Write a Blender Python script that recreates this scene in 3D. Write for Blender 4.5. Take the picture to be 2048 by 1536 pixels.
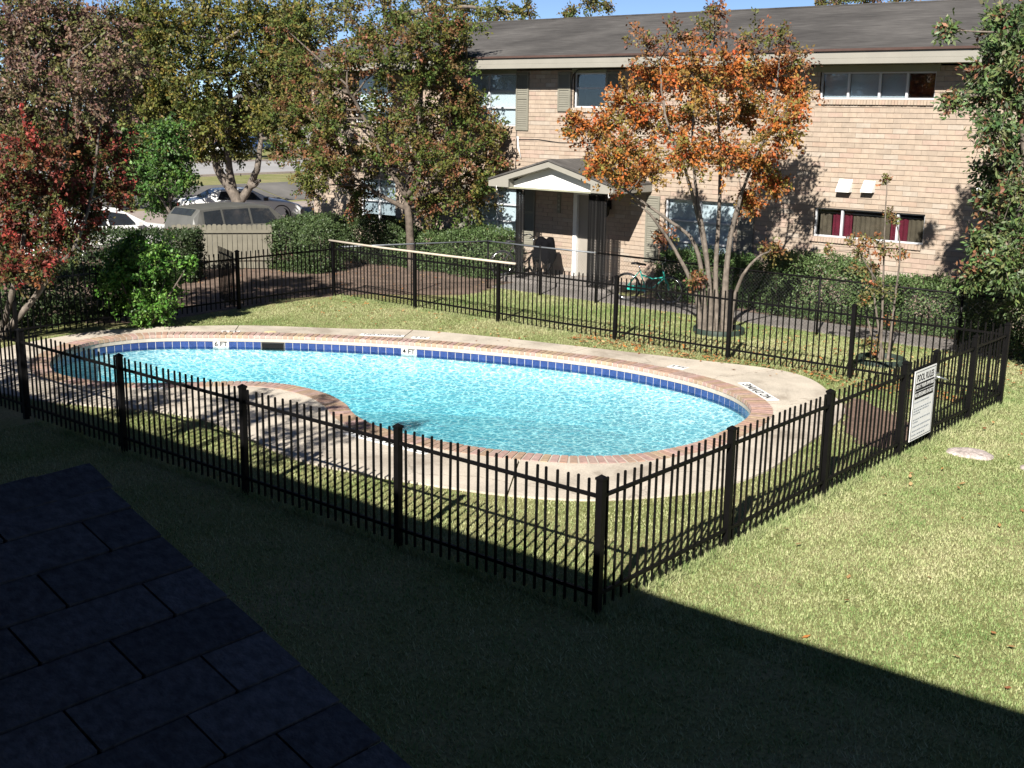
import bpy, bmesh, math, random
import numpy as np
from mathutils import Vector, Matrix, geometry

for o in list(bpy.data.objects):
    bpy.data.objects.remove(o)
SC = bpy.context.scene
COL = SC.collection
random.seed(7)
RNG = np.random.default_rng(7)
R = math.radians

# ------------------------------------------------------------------ camera, sky, sun, exposure
cam_d = bpy.data.cameras.new('camera')
cam = bpy.data.objects.new('camera', cam_d)
COL.objects.link(cam)
SC.camera = cam
cam_d.sensor_width = 36.0
cam_d.lens = 2359.27 / 2048 * 36.0
cam_d.clip_start = 0.05
cam_d.clip_end = 2000
cam.matrix_world = (Matrix.Translation((0, 0, 4.2567)) @ Matrix.Rotation(R(39.985), 4, 'Z')
                    @ Matrix.Rotation(R(90 - 13.0433), 4, 'X') @ Matrix.Rotation(R(0.8743), 4, 'Z'))

LIGHT = Vector((-0.63, 1.66, -1.28)).normalized()      # the way the sunlight travels
SUN_EL = math.asin(-LIGHT.z)
SUN_AZ = math.atan2(-LIGHT.x, -LIGHT.y)                # clockwise from +Y
world = bpy.data.worlds.new('World')
SC.world = world
world.use_nodes = True
wn = world.node_tree.nodes
sky = wn.new('ShaderNodeTexSky')
sky.sky_type = 'NISHITA'
sky.sun_disc = False
sky.sun_elevation = SUN_EL
sky.sun_rotation = SUN_AZ
sky.air_density = 0.38
sky.dust_density = 0.0
sky.ozone_density = 2.0
world.node_tree.links.new(sky.outputs[0], wn['Background'].inputs[0])
wn['Background'].inputs[1].default_value = 0.05

sun_d = bpy.data.lights.new('sun', 'SUN')
sun_d.energy = 5.0
sun_d.angle = R(0.5)
sun_d.color = (1.0, 0.95, 0.86)
sun = bpy.data.objects.new('sun', sun_d)
COL.objects.link(sun)
sun.rotation_euler = LIGHT.to_track_quat('-Z', 'Y').to_euler()
sun.location = (20, -30, 40)

SC.view_settings.view_transform = 'Standard'
SC.view_settings.look = 'None'
SC.view_settings.gamma = 1.0
SC.view_settings.use_curve_mapping = False
SC.view_settings.exposure = 1.35
SC.cycles.max_bounces = 5
SC.cycles.diffuse_bounces = 2
SC.cycles.glossy_bounces = 2
SC.cycles.transmission_bounces = 4
SC.cycles.transparent_max_bounces = 12
SC.cycles.use_denoising = True
SC.cycles.sample_clamp_indirect = 6

# ------------------------------------------------------------------ helpers
def tag(o, label=None, cat=None, group=None, kind=None):
    if label: o['label'] = label
    if cat: o['category'] = cat
    if group: o['group'] = group
    if kind: o['kind'] = kind
    return o

def empty(name, loc=(0, 0, 0), rz=0.0, label=None, cat=None, group=None):
    o = bpy.data.objects.new(name, None)
    o.empty_display_size = 0.2
    COL.objects.link(o)
    o.location = loc
    o.rotation_euler = (0, 0, rz)
    return tag(o, label, cat, group)

def link(name, me, mats, parent=None, loc=None, rz=None):
    o = bpy.data.objects.new(name, me)
    COL.objects.link(o)
    if mats is not None and not me.materials:
        for m in (mats if isinstance(mats, (list, tuple)) else [mats]):
            me.materials.append(m)
    if parent is not None: o.parent = parent
    if loc is not None: o.location = loc
    if rz is not None: o.rotation_euler = (0, 0, rz)
    return o

class MB:
    """collects simple solids and links them as one mesh object"""
    def __init__(s):
        s.v = []; s.f = []; s.m = []; s.sm = []; s.c = []; s.col = (1, 1, 1)
    def add(s, vs, fs, mi=0, smooth=False):
        b = len(s.v)
        s.v += [tuple(x) for x in vs]
        s.f += [tuple(b + i for i in f) for f in fs]
        s.m += [mi] * len(fs); s.sm += [smooth] * len(fs)
        s.c += [s.col] * len(vs)
        return s
    def box(s, x0, x1, y0, y1, z0, z1, mi=0):
        if x0 > x1: x0, x1 = x1, x0
        if y0 > y1: y0, y1 = y1, y0
        return s.add([(x0, y0, z0), (x1, y0, z0), (x1, y1, z0), (x0, y1, z0), (x0, y0, z1), (x1, y0, z1), (x1, y1, z1), (x0, y1, z1)],
                     [(3, 2, 1, 0), (4, 5, 6, 7), (0, 1, 5, 4), (1, 2, 6, 5), (2, 3, 7, 6), (3, 0, 4, 7)], mi)
    def hexa(s, p, mi=0):
        return s.add(p, [(3, 2, 1, 0), (4, 5, 6, 7), (0, 1, 5, 4), (1, 2, 6, 5), (2, 3, 7, 6), (3, 0, 4, 7)], mi)
    def tube(s, pts, r, n=6, mi=0, cap=True, closed=False):
        P = [Vector(p) for p in pts]
        k = len(P)
        rs = list(r) if isinstance(r, (list, tuple)) else [r] * k
        up = Vector((0, 0, 1))
        vs = []
        prev = None
        for i in range(k):
            if closed: t = P[(i + 1) % k] - P[i - 1]
            else: t = P[min(i + 1, k - 1)] - P[max(i - 1, 0)]
            if t.length < 1e-9: t = Vector((0, 0, 1))
            t.normalize()
            if prev is None:
                a = t.cross(up if abs(t.z) < .9 else Vector((1, 0, 0))).normalized()
            else:
                a = prev - t * prev.dot(t)
                a = a.normalized() if a.length > 1e-6 else t.orthogonal().normalized()
            prev = a
            b = t.cross(a)
            for j in range(n):
                q = 2 * math.pi * j / n
                vs.append(P[i] + (a * math.cos(q) + b * math.sin(q)) * rs[i])
        fs = []
        for i in range(k if closed else k - 1):
            i2 = (i + 1) % k
            for j in range(n):
                fs.append((i * n + j, i * n + (j + 1) % n, i2 * n + (j + 1) % n, i2 * n + j))
        if cap and not closed:
            fs.append(tuple(range(n - 1, -1, -1)))
            fs.append(tuple((k - 1) * n + j for j in range(n)))
        return s.add(vs, fs, mi, n > 4)
    def lathe(s, prof, n=16, c=(0, 0, 0), axis='z', mi=0):
        vs = []; k = len(prof)
        for (r, h) in prof:
            for j in range(n):
                q = 2 * math.pi * j / n
                x, y, z = r * math.cos(q), r * math.sin(q), h
                if axis == 'y': x, y, z = x, z, y
                if axis == 'x': x, y, z = z, x, y
                vs.append((c[0] + x, c[1] + y, c[2] + z))
        fs = [(i * n + j, i * n + (j + 1) % n, (i + 1) * n + (j + 1) % n, (i + 1) * n + j) for i in range(k - 1) for j in range(n)]
        if axis != 'z': fs = [tuple(reversed(f)) for f in fs]
        return s.add(vs, fs, mi, True)
    def prism(s, poly, z0, z1, mi=0):
        n = len(poly)
        return s.add([(x, y, z0) for x, y in poly] + [(x, y, z1) for x, y in poly],
                     [tuple(range(n - 1, -1, -1)), tuple(range(n, 2 * n))] + [(i, (i + 1) % n, n + (i + 1) % n, n + i) for i in range(n)], mi)
    def mesh(s, name):
        me = bpy.data.meshes.new(name)
        me.from_pydata(s.v, [], s.f)
        me.polygons.foreach_set('material_index', s.m)
        me.polygons.foreach_set('use_smooth', s.sm)
        if any(c != (1, 1, 1) for c in s.c):
            a = me.color_attributes.new('tone', 'FLOAT_COLOR', 'POINT')
            a.data.foreach_set('color', np.array([(*c, 1) for c in s.c], dtype=np.float32).ravel())
        me.update()
        return me
    def build(s, name, mats, parent=None, loc=None, rz=None):
        return link(name, s.mesh(name), mats, parent, loc, rz)

def quads_mesh(name, V, n_per, cols=None):
    """V: (N*n_per,3) array, each n_per consecutive vertices one polygon"""
    N = len(V) // n_per
    me = bpy.data.meshes.new(name)
    me.vertices.add(len(V)); me.vertices.foreach_set('co', np.ascontiguousarray(V, dtype=np.float32).ravel())
    me.loops.add(len(V)); me.loops.foreach_set('vertex_index', np.arange(len(V), dtype=np.int32))
    me.polygons.add(N)
    me.polygons.foreach_set('loop_start', np.arange(0, len(V), n_per, dtype=np.int32))
    me.polygons.foreach_set('loop_total', np.full(N, n_per, dtype=np.int32))
    if cols is not None:
        a = me.color_attributes.new('tone', 'FLOAT_COLOR', 'POINT')
        c = np.ones((len(V), 4), dtype=np.float32); c[:, :3] = np.repeat(cols, n_per, axis=0)
        a.data.foreach_set('color', c.ravel())
    me.update(calc_edges=True)
    return me

def cells(edges_x, edges_z, holes):
    """rectangles of a grid that lie in no hole"""
    out = []
    for i in range(len(edges_x) - 1):
        for j in range(len(edges_z) - 1):
            cx = (edges_x[i] + edges_x[i + 1]) / 2; cz = (edges_z[j] + edges_z[j + 1]) / 2
            if not any(h[0] < cx < h[1] and h[2] < cz < h[3] for h in holes):
                out.append((edges_x[i], edges_x[i + 1], edges_z[j], edges_z[j + 1]))
    return out

def catmull(pts, per=8, closed=True):
    P = [np.array(p, float) for p in pts]; n = len(P); out = []
    for i in range(n if closed else n - 1):
        g = lambda k: P[k % n] if closed else P[max(0, min(n - 1, k))]
        a, b, c, d = g(i - 1), g(i), g(i + 1), g(i + 2)
        for k in range(per):
            t = k / per
            out.append(.5 * ((2 * b) + (-a + c) * t + (2 * a - 5 * b + 4 * c - d) * t * t + (-a + 3 * b - 3 * c + d) * t ** 3))
    if not closed: out.append(P[-1])
    return np.array(out)

def resample(poly, n):
    P = np.vstack([poly, poly[:1]])
    L = np.concatenate([[0], np.cumsum(np.linalg.norm(np.diff(P, axis=0), axis=1))])
    s = np.linspace(0, L[-1], n, endpoint=False)
    return np.stack([np.interp(s, L, P[:, 0]), np.interp(s, L, P[:, 1])], 1), L[-1]

def offset(poly, d):
    t = np.roll(poly, -1, 0) - np.roll(poly, 1, 0)
    t /= np.linalg.norm(t, axis=1)[:, None]
    return poly + np.stack([t[:, 1], -t[:, 0]], 1) * d      # outward for a counter-clockwise loop

def inside(P, poly):
    x, y = P[:, 0], P[:, 1]; r = np.zeros(len(P), bool)
    for i in range(len(poly)):
        x1, y1 = poly[i]; x2, y2 = poly[i - 1]
        c = ((y1 > y) != (y2 > y)) & (x < (x2 - x1) * (y - y1) / (y2 - y1 + 1e-12) + x1)
        r ^= c
    return r

def sheet(name, outer, holes, z, m, parent=None):
    vs = []; es = []; 
    for loop in [outer] + holes:
        b = len(vs); k = len(loop)
        vs += [Vector((float(p[0]), float(p[1]))) for p in loop]
        es += [(b + i, b + (i + 1) % k) for i in range(k)]
    r = geometry.delaunay_2d_cdt(vs, es, [], 0, 1e-5)
    V, Fc = r[0], r[2]
    C = np.array([np.mean([V[i] for i in f], axis=0) for f in Fc])
    ok = inside(C, np.array([tuple(map(float, p)) for p in outer]))
    for h in holes: ok &= ~inside(C, np.array(h))
    me = bpy.data.meshes.new(name)
    fs = []
    for f, k in zip(Fc, ok):
        if k:
            a, b, c = [V[i] for i in f[:3]]
            if (b - a).cross(c - a) < 0: f = list(reversed(f))
            fs.append(f)
    me.from_pydata([(v.x, v.y, z) for v in V], [], fs)
    return link(name, me, m, parent)

# ------------------------------------------------------------------ materials
def newmat(name):
    m = bpy.data.materials.new(name); m.use_nodes = True
    nt = m.node_tree; b = nt.nodes['Principled BSDF']
    return m, nt, b

def N(nt, t, **kw):
    n = nt.nodes.new(t)
    for k, v in kw.items():
        if k in n.inputs: n.inputs[k].default_value = v
        else: setattr(n, k, v)
    return n

def ramp(nt, fac, stops):
    r = nt.nodes.new('ShaderNodeValToRGB')
    e = r.color_ramp.elements
    while len(e) < len(stops): e.new(0.5)
    for i, (p, c) in enumerate(stops):
        e[i].position = p; e[i].color = (*c, 1)
    nt.links.new(fac, r.inputs[0])
    return r

def pm(name, c, var=0.2, scale=3.0, rough=0.7, bump=0.0, bscale=None, metal=0.0, spec=0.3, c2=None, detail=6.0, fine=0.0, fscale=60.0):
    """plain surface with uneven colour, optional relief"""
    m, nt, b = newmat(name); L = nt.links.new
    tc = N(nt, 'ShaderNodeTexCoord')
    no = N(nt, 'ShaderNodeTexNoise', Scale=scale, Detail=detail, Roughness=0.6)
    L(tc.outputs['Object'], no.inputs['Vector'])
    lo = tuple(max(0, x * (1 - var)) for x in c); hi = tuple(min(1, x * (1 + var)) for x in (c2 or c))
    rp = ramp(nt, no.outputs['Fac'], [(0.3, lo), (0.7, hi)])
    out = rp.outputs[0]
    if fine:
        nf = N(nt, 'ShaderNodeTexNoise', Scale=fscale, Detail=3.0)
        L(tc.outputs['Object'], nf.inputs['Vector'])
        rf = ramp(nt, nf.outputs['Fac'], [(0.3, (1 - fine,) * 3), (0.7, (1 + fine,) * 3)])
        mx = N(nt, 'ShaderNodeMix', data_type='RGBA', blend_type='MULTIPLY')
        mx.inputs[0].default_value = 1
        L(out, mx.inputs[6]); L(rf.outputs[0], mx.inputs[7]); out = mx.outputs[2]
    L(out, b.inputs['Base Color'])
    b.inputs['Roughness'].default_value = rough
    b.inputs['Metallic'].default_value = metal
    b.inputs['Specular IOR Level'].default_value = spec
    if bump:
        nb = N(nt, 'ShaderNodeTexNoise', Scale=bscale or scale * 6, Detail=5.0)
        L(tc.outputs['Object'], nb.inputs['Vector'])
        bp = N(nt, 'ShaderNodeBump', Strength=bump, Distance=0.02)
        L(nb.outputs['Fac'], bp.inputs['Height']); L(bp.outputs[0], b.inputs['Normal'])
    return m

def tonemat(name, rough=0.8, var=0.12, scale=8.0, bump=0.0, spec=0.3):
    """colour from the piece's own tone, with slight unevenness"""
    m, nt, b = newmat(name); L = nt.links.new
    at = N(nt, 'ShaderNodeAttribute', attribute_name='tone')
    tc = N(nt, 'ShaderNodeNewGeometry')
    no = N(nt, 'ShaderNodeTexNoise', Scale=scale, Detail=6.0)
    L(tc.outputs['Position'], no.inputs['Vector'])
    rf = ramp(nt, no.outputs['Fac'], [(0.3, (1 - var,) * 3), (0.7, (1 + var,) * 3)])
    mx = N(nt, 'ShaderNodeMix', data_type='RGBA', blend_type='MULTIPLY'); mx.inputs[0].default_value = 1
    L(at.outputs['Color'], mx.inputs[6]); L(rf.outputs[0], mx.inputs[7])
    L(mx.outputs[2], b.inputs['Base Color'])
    b.inputs['Roughness'].default_value = rough
    b.inputs['Specular IOR Level'].default_value = spec
    if bump:
        nb = N(nt, 'ShaderNodeTexNoise', Scale=70.0, Detail=4.0)
        L(tc.outputs['Position'], nb.inputs['Vector'])
        bp = N(nt, 'ShaderNodeBump', Strength=bump, Distance=0.01)
        L(nb.outputs['Fac'], bp.inputs['Height']); L(bp.outputs[0], b.inputs['Normal'])
    return m

def leafmat(name, trans=0.28, gloss=0.16):
    m, nt, b = newmat(name); L = nt.links.new
    at = N(nt, 'ShaderNodeAttribute', attribute_name='tone')
    L(at.outputs['Color'], b.inputs['Base Color'])
    b.inputs['Roughness'].default_value = 0.5
    b.inputs['Specular IOR Level'].default_value = gloss
    tr = N(nt, 'ShaderNodeBsdfTranslucent')
    L(at.outputs['Color'], tr.inputs['Color'])
    mx = N(nt, 'ShaderNodeMixShader'); mx.inputs[0].default_value = trans
    L(b.outputs[0], mx.inputs[1]); L(tr.outputs[0], mx.inputs[2])
    L(mx.outputs[0], nt.nodes['Material Output'].inputs['Surface'])
    return m

M = {}
M['iron'] = pm('black_iron', (0.0035, 0.0033, 0.0035), 0.3, 6, 0.5, spec=0.12)
M['iron_far'] = M['iron']
M['brick'] = tonemat('cream_brick', 0.85, 0.10, 9.0, 0.25)
M['coping'] = tonemat('coping_brick', 0.8, 0.2, 14.0, 0.3)
M['mortar'] = pm('mortar', (0.235, 0.188, 0.152), 0.15, 5, 0.9)
M['grout'] = pm('white_grout', (0.42, 0.39, 0.35), 0.15, 6, 0.85)
M['tile'] = tonemat('blue_glazed_tile', 0.12, 0.15, 20.0, 0.0, 0.6)
M['white_tile'] = pm('white_tile', (0.42, 0.42, 0.41), 0.05, 10, 0.2, spec=0.5)
M['black_print_and_shade'] = pm('black_print_and_shade', (0.006, 0.006, 0.007), 0.1, 5, 0.7, spec=0.1)
M['plaster'] = pm('pool_plaster', (0.62, 0.66, 0.66), 0.07, 2.0, 0.6)
def deckmat():
    m = pm('deck_concrete', (0.40, 0.355, 0.30), 0.16, 1.3, 0.9, 0.35, 40, fine=0.12, fscale=45, detail=9)
    nt = m.node_tree; L = nt.links.new; b = nt.nodes['Principled BSDF']; src = b.inputs['Base Color'].links[0].from_socket
    g = N(nt, 'ShaderNodeNewGeometry')
    n1 = N(nt, 'ShaderNodeTexNoise', Scale=0.7, Detail=7.0, Roughness=0.7, Distortion=0.6); L(g.outputs['Position'], n1.inputs['Vector'])
    r1 = ramp(nt, n1.outputs['Fac'], [(0.36, (0.66, 0.64, 0.62)), (0.47, (0.93, 0.93, 0.92)), (0.62, (1.06, 1.06, 1.05))])
    v1 = N(nt, 'ShaderNodeTexVoronoi', feature='DISTANCE_TO_EDGE', Scale=0.42); 
    n2 = N(nt, 'ShaderNodeTexNoise', Scale=2.0, Detail=6.0); L(g.outputs['Position'], n2.inputs['Vector'])
    mv = N(nt, 'ShaderNodeMix', data_type='RGBA', blend_type='LINEAR_LIGHT'); mv.inputs[0].default_value = 0.35
    L(g.outputs['Position'], mv.inputs[6]); L(n2.outputs['Color'], mv.inputs[7]); L(mv.outputs[2], v1.inputs['Vector'])
    r2 = ramp(nt, v1.outputs['Distance'], [(0.0, (0.5, 0.48, 0.46)), (0.006, (1, 1, 1))])
    a = N(nt, 'ShaderNodeMix', data_type='RGBA', blend_type='MULTIPLY'); a.inputs[0].default_value = 1; L(src, a.inputs[6]); L(r1.outputs[0], a.inputs[7])
    c = N(nt, 'ShaderNodeMix', data_type='RGBA', blend_type='MULTIPLY'); c.inputs[0].default_value = 0.7; L(a.outputs[2], c.inputs[6]); L(r2.outputs[0], c.inputs[7])
    L(c.outputs[2], b.inputs['Base Color']); return m
M['concrete'] = deckmat()
M['walk'] = pm('walk_concrete', (0.16, 0.145, 0.135), 0.25, 1.6, 0.92, 0.3, 40, fine=0.2, fscale=30)
M['drive'] = pm('drive_concrete', (0.25, 0.21, 0.19), 0.15, 0.5, 0.9, fine=0.1, fscale=9)
M['road'] = pm('road_concrete', (0.25, 0.245, 0.245), 0.12, 0.3, 0.9)
M['bank'] = pm('ditch_concrete', (0.10, 0.095, 0.09), 0.35, 0.4, 0.9)
M['soil'] = pm('bare_soil', (0.125, 0.088, 0.068), 0.35, 2.0, 0.95, 0.6, 25, fine=0.35, fscale=22)
M['trim'] = pm('grey_trim_paint', (0.215, 0.205, 0.18), 0.06, 2, 0.6)
M['soffit'] = pm('soffit_paint', (0.22, 0.22, 0.16), 0.08, 2, 0.7)
M['shutter'] = pm('shutter_paint', (0.155, 0.148, 0.122), 0.08, 4, 0.6)
M['white'] = pm('white_paint', (0.62, 0.62, 0.61), 0.05, 3, 0.5)
M['alu'] = pm('white_aluminium', (0.42, 0.43, 0.45), 0.06, 3, 0.35, metal=0.0, spec=0.5)
M['door'] = pm('door_paint', (0.23, 0.21, 0.185), 0.06, 2, 0.55)
M['wire'] = pm('galvanised_wire', (0.06, 0.062, 0.066), 0.2, 8, 0.5, metal=0.3)
M['steel'] = pm('steel', (0.45, 0.46, 0.47), 0.15, 8, 0.3, metal=0.9)
M['pale_pole'] = pm('pale_pole', (0.38, 0.33, 0.27), 0.12, 5, 0.6)
M['bark_pale'] = pm('pale_bark', (0.115, 0.096, 0.08), 0.45, 9, 0.85, 0.4, 30)
M['bark'] = pm('grey_bark', (0.09, 0.072, 0.058), 0.45, 7, 0.9, 0.6, 25)
M['leaf'] = leafmat('leaf_small')
M['leaf_shiny'] = leafmat('leaf_shiny', 0.2, 0.32)
M['grass'] = None
M['rubber'] = pm('rubber', (0.018, 0.018, 0.019), 0.2, 5, 0.75)
M['chrome'] = pm('bright_metal', (0.6, 0.6, 0.62), 0.1, 4, 0.2, metal=1.0)
M['black_plastic'] = pm('black_plastic', (0.02, 0.02, 0.022), 0.2, 5, 0.5)
M['teal'] = pm('teal_paint', (0.03, 0.40, 0.33), 0.08, 4, 0.35, spec=0.5)
M['fabric_black'] = pm('black_cloth', (0.004, 0.004, 0.005), 0.4, 6, 0.95, 0.3, 20, spec=0.03)
M['cream_wood'] = pm('cream_fence_paint', (0.13, 0.12, 0.093), 0.15, 4, 0.75)
M['ring'] = pm('green_edging', (0.022, 0.034, 0.027), 0.2, 4, 0.6)

def roofmat(name, c, c2, axis='x'):
    m, nt, b = newmat(name); L = nt.links.new
    tc = N(nt, 'ShaderNodeTexCoord')
    mp = N(nt, 'ShaderNodeMapping'); mp.inputs['Scale'].default_value = (1.6, 22.0, 1.0)
    L(tc.outputs['Object'], mp.inputs[0])
    n1 = N(nt, 'ShaderNodeTexNoise', Scale=1.0, Detail=5.0, Roughness=0.7)
    L(mp.outputs[0], n1.inputs['Vector'])
    n2 = N(nt, 'ShaderNodeTexNoise', Scale=0.5, Detail=4.0)
    L(tc.outputs['Object'], n2.inputs['Vector'])
    ad = N(nt, 'ShaderNodeMath', operation='MULTIPLY_ADD'); ad.inputs[1].default_value = 0.65
    ml = N(nt, 'ShaderNodeMath', operation='MULTIPLY'); ml.inputs[1].default_value = 0.35
    L(n2.outputs['Fac'], ml.inputs[0]); L(n1.outputs['Fac'], ad.inputs[0]); L(ml.outputs[0], ad.inputs[2])
    rp = ramp(nt, ad.outputs[0], [(0.36, c), (0.52, tuple((a + d) / 2 for a, d in zip(c, c2))), (0.62, c2)])
    L(rp.outputs[0], b.inputs['Base Color']); b.inputs['Roughness'].default_value = 0.9
    b.inputs['Specular IOR Level'].default_value = 0.15
    return m
M['roof'] = roofmat('roof_shingle', (0.03, 0.028, 0.027), (0.10, 0.094, 0.09))
M['roof_edge'] = pm('roof_edge', (0.06, 0.035, 0.03), 0.2, 4, 0.9)
M['dark_shingle'] = tonemat('dark_shingle', 0.9, 0.35, 30.0, 0.5, 0.1)

def lawnmat():
    m, nt, b = newmat('lawn_ground'); L = nt.links.new
    g = N(nt, 'ShaderNodeNewGeometry')
    n1 = N(nt, 'ShaderNodeTexNoise', Scale=0.55, Detail=8.0, Roughness=0.65); L(g.outputs['Position'], n1.inputs['Vector'])
    n2 = N(nt, 'ShaderNodeTexNoise', Scale=24.0, Detail=5.0, Roughness=0.7); L(g.outputs['Position'], n2.inputs['Vector'])
    r1 = ramp(nt, n1.outputs['Fac'], [(0.34, (0.13, 0.15, 0.05)), (0.5, (0.19, 0.19, 0.085)), (0.66, (0.25, 0.22, 0.12))])
    r2 = ramp(nt, n2.outputs['Fac'], [(0.25, (0.45, 0.45, 0.45)), (0.75, (1.3, 1.3, 1.25))])
    mx = N(nt, 'ShaderNodeMix', data_type='RGBA', blend_type='MULTIPLY'); mx.inputs[0].default_value = 1
    L(r1.outputs[0], mx.inputs[6]); L(r2.outputs[0], mx.inputs[7]); L(mx.outputs[2], b.inputs['Base Color'])
    b.inputs['Roughness'].default_value = 0.95; b.inputs['Specular IOR Level'].default_value = 0.1
    bp = N(nt, 'ShaderNodeBump', Strength=0.6, Distance=0.03); L(n2.outputs['Fac'], bp.inputs['Height']); L(bp.outputs[0], b.inputs['Normal'])
    return m
M['lawn'] = lawnmat()

def glassmat(name, tint, rough=0.05, through=0.75):
    """window glass: mirrors by its angle, otherwise lets light through"""
    m, nt, b = newmat(name); L = nt.links.new
    nt.nodes.remove(b)
    gl = N(nt, 'ShaderNodeBsdfGlossy'); gl.inputs['Roughness'].default_value = rough
    tr = N(nt, 'ShaderNodeBsdfTransparent'); tr.inputs['Color'].default_value = (*tint, 1)
    lw = N(nt, 'ShaderNodeLayerWeight'); pw = N(nt, 'ShaderNodeMath', operation='POWER'); pw.inputs[1].default_value = 5.0; L(lw.outputs['Facing'], pw.inputs[0])
    ad = N(nt, 'ShaderNodeMath', operation='MULTIPLY_ADD', use_clamp=True); ad.inputs[1].default_value = 0.9; ad.inputs[2].default_value = 1 - through - 0.17
    L(pw.outputs[0], ad.inputs[0])
    mx = N(nt, 'ShaderNodeMixShader'); L(ad.outputs[0], mx.inputs[0]); L(tr.outputs[0], mx.inputs[1]); L(gl.outputs[0], mx.inputs[2])
    L(mx.outputs[0], nt.nodes['Material Output'].inputs['Surface'])
    return m
M['glass'] = glassmat('window_glass', (0.82, 0.86, 0.88))
M['car_glass'] = pm('car_glass', (0.02, 0.024, 0.03), 0.2, 2, 0.06, spec=0.8)

def watermat():
    m, nt, b = newmat('pool_water'); L = nt.links.new
    nt.nodes.remove(b)
    g = N(nt, 'ShaderNodeNewGeometry')
    w1 = N(nt, 'ShaderNodeTexNoise', Scale=2.6, Detail=3.0); L(g.outputs['Position'], w1.inputs['Vector'])
    w2 = N(nt, 'ShaderNodeTexNoise', Scale=9.0, Detail=3.0); L(g.outputs['Position'], w2.inputs['Vector'])
    ad = N(nt, 'ShaderNodeMath', operation='MULTIPLY_ADD'); ad.inputs[1].default_value = 0.5
    L(w2.outputs['Fac'], ad.inputs[0]); L(w1.outputs['Fac'], ad.inputs[2])
    bp = N(nt, 'ShaderNodeBump', Strength=0.35, Distance=0.10); L(ad.outputs[0], bp.inputs['Height'])
    gl = N(nt, 'ShaderNodeBsdfGlossy'); gl.inputs['Roughness'].default_value = 0.03; L(bp.outputs[0], gl.inputs['Normal'])
    lw = N(nt, 'ShaderNodeLayerWeight'); L(bp.outputs[0], lw.inputs['Normal'])
    pw = N(nt, 'ShaderNodeMath', operation='POWER'); pw.inputs[1].default_value = 5.0; L(lw.outputs['Facing'], pw.inputs[0])
    fr = N(nt, 'ShaderNodeMath', operation='MULTIPLY_ADD', use_clamp=True); fr.inputs[1].default_value = 0.9; fr.inputs[2].default_value = 0.02; L(pw.outputs[0], fr.inputs[0])
    # imitated caustics: web of bright lines put into the surface's transparent colour
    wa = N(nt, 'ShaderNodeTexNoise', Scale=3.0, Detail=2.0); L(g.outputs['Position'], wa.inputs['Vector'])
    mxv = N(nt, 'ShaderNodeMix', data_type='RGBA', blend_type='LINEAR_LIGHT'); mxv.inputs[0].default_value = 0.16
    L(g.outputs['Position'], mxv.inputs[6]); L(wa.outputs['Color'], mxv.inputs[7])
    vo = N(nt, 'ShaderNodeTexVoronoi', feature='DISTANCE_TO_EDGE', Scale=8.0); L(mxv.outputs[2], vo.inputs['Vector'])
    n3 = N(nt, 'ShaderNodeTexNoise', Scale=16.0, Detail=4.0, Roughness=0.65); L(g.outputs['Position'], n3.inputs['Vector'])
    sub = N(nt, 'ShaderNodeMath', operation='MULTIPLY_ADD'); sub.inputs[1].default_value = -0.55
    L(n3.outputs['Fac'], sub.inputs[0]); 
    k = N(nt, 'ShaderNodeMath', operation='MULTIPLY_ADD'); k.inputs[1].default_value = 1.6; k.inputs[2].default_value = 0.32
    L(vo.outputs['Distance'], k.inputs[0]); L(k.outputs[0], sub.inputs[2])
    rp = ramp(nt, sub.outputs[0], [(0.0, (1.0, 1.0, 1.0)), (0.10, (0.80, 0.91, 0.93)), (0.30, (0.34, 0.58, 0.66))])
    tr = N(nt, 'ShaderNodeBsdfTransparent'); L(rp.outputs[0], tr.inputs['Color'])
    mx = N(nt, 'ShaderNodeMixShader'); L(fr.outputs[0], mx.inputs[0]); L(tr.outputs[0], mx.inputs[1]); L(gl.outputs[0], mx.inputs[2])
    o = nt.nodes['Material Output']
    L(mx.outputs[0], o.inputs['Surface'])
    va = N(nt, 'ShaderNodeVolumeAbsorption'); va.inputs['Color'].default_value = (0.42, 0.91, 0.955, 1); va.inputs['Density'].default_value = 0.31
    L(va.outputs[0], o.inputs['Volume'])
    return m
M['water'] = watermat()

# ------------------------------------------------------------------ ground, road, ditch
POOL_PTS = [(-7.9, 14.67), (-7.78, 13.69), (-7.78, 12.92), (-8.01, 12.11), (-8.41, 11.58), (-8.93, 11.22), (-9.68, 10.92), (-10.52, 10.76),
            (-11.32, 10.73), (-12.06, 10.94), (-12.7, 11.3), (-13.39, 11.52), (-14.2, 11.52), (-14.85, 11.22), (-15.35, 10.67), (-15.85, 10.1),
            (-16.46, 9.66), (-17.26, 9.47), (-17.95, 9.6), (-18.75, 10.1), (-19.3, 10.8), (-19.5, 11.5), (-19.25, 12.4), (-18.45, 13.25), (-17.19, 14.25),
            (-15.5, 15.22), (-13.66, 15.97), (-11.77, 16.42), (-10.18, 16.38), (-9.04, 16.02), (-8.28, 15.42)]
POOL = catmull(POOL_PTS[::-1], 16)
DECK_PTS = [(-7.0, 15.9), (-6.63, 13.77), (-6.48, 12.43), (-6.66, 11.35), (-7.3, 10.34), (-8.05, 9.8), (-8.95, 9.45), (-9.85, 9.2), (-10.95, 9.02),
            (-12.19, 9.2), (-13.3, 9.38), (-14.3, 9.2), (-15.13, 8.81), (-16.26, 8.35), (-17.6, 8.25), (-19.0, 8.8), (-20.0, 9.7), (-20.35, 11.0), (-20.25, 12.4),
            (-19.0, 14.15), (-17.16, 15.46), (-16.2, 16.25), (-14.6, 16.8), (-12.69, 17.25), (-10.6, 17.7), (-9.3, 17.96), (-8.5, 17.75), (-7.75, 17.0)]
DECK = catmull(DECK_PTS[::-1], 16)
POOL_F, PLEN = resample(POOL, 2000)
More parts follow.
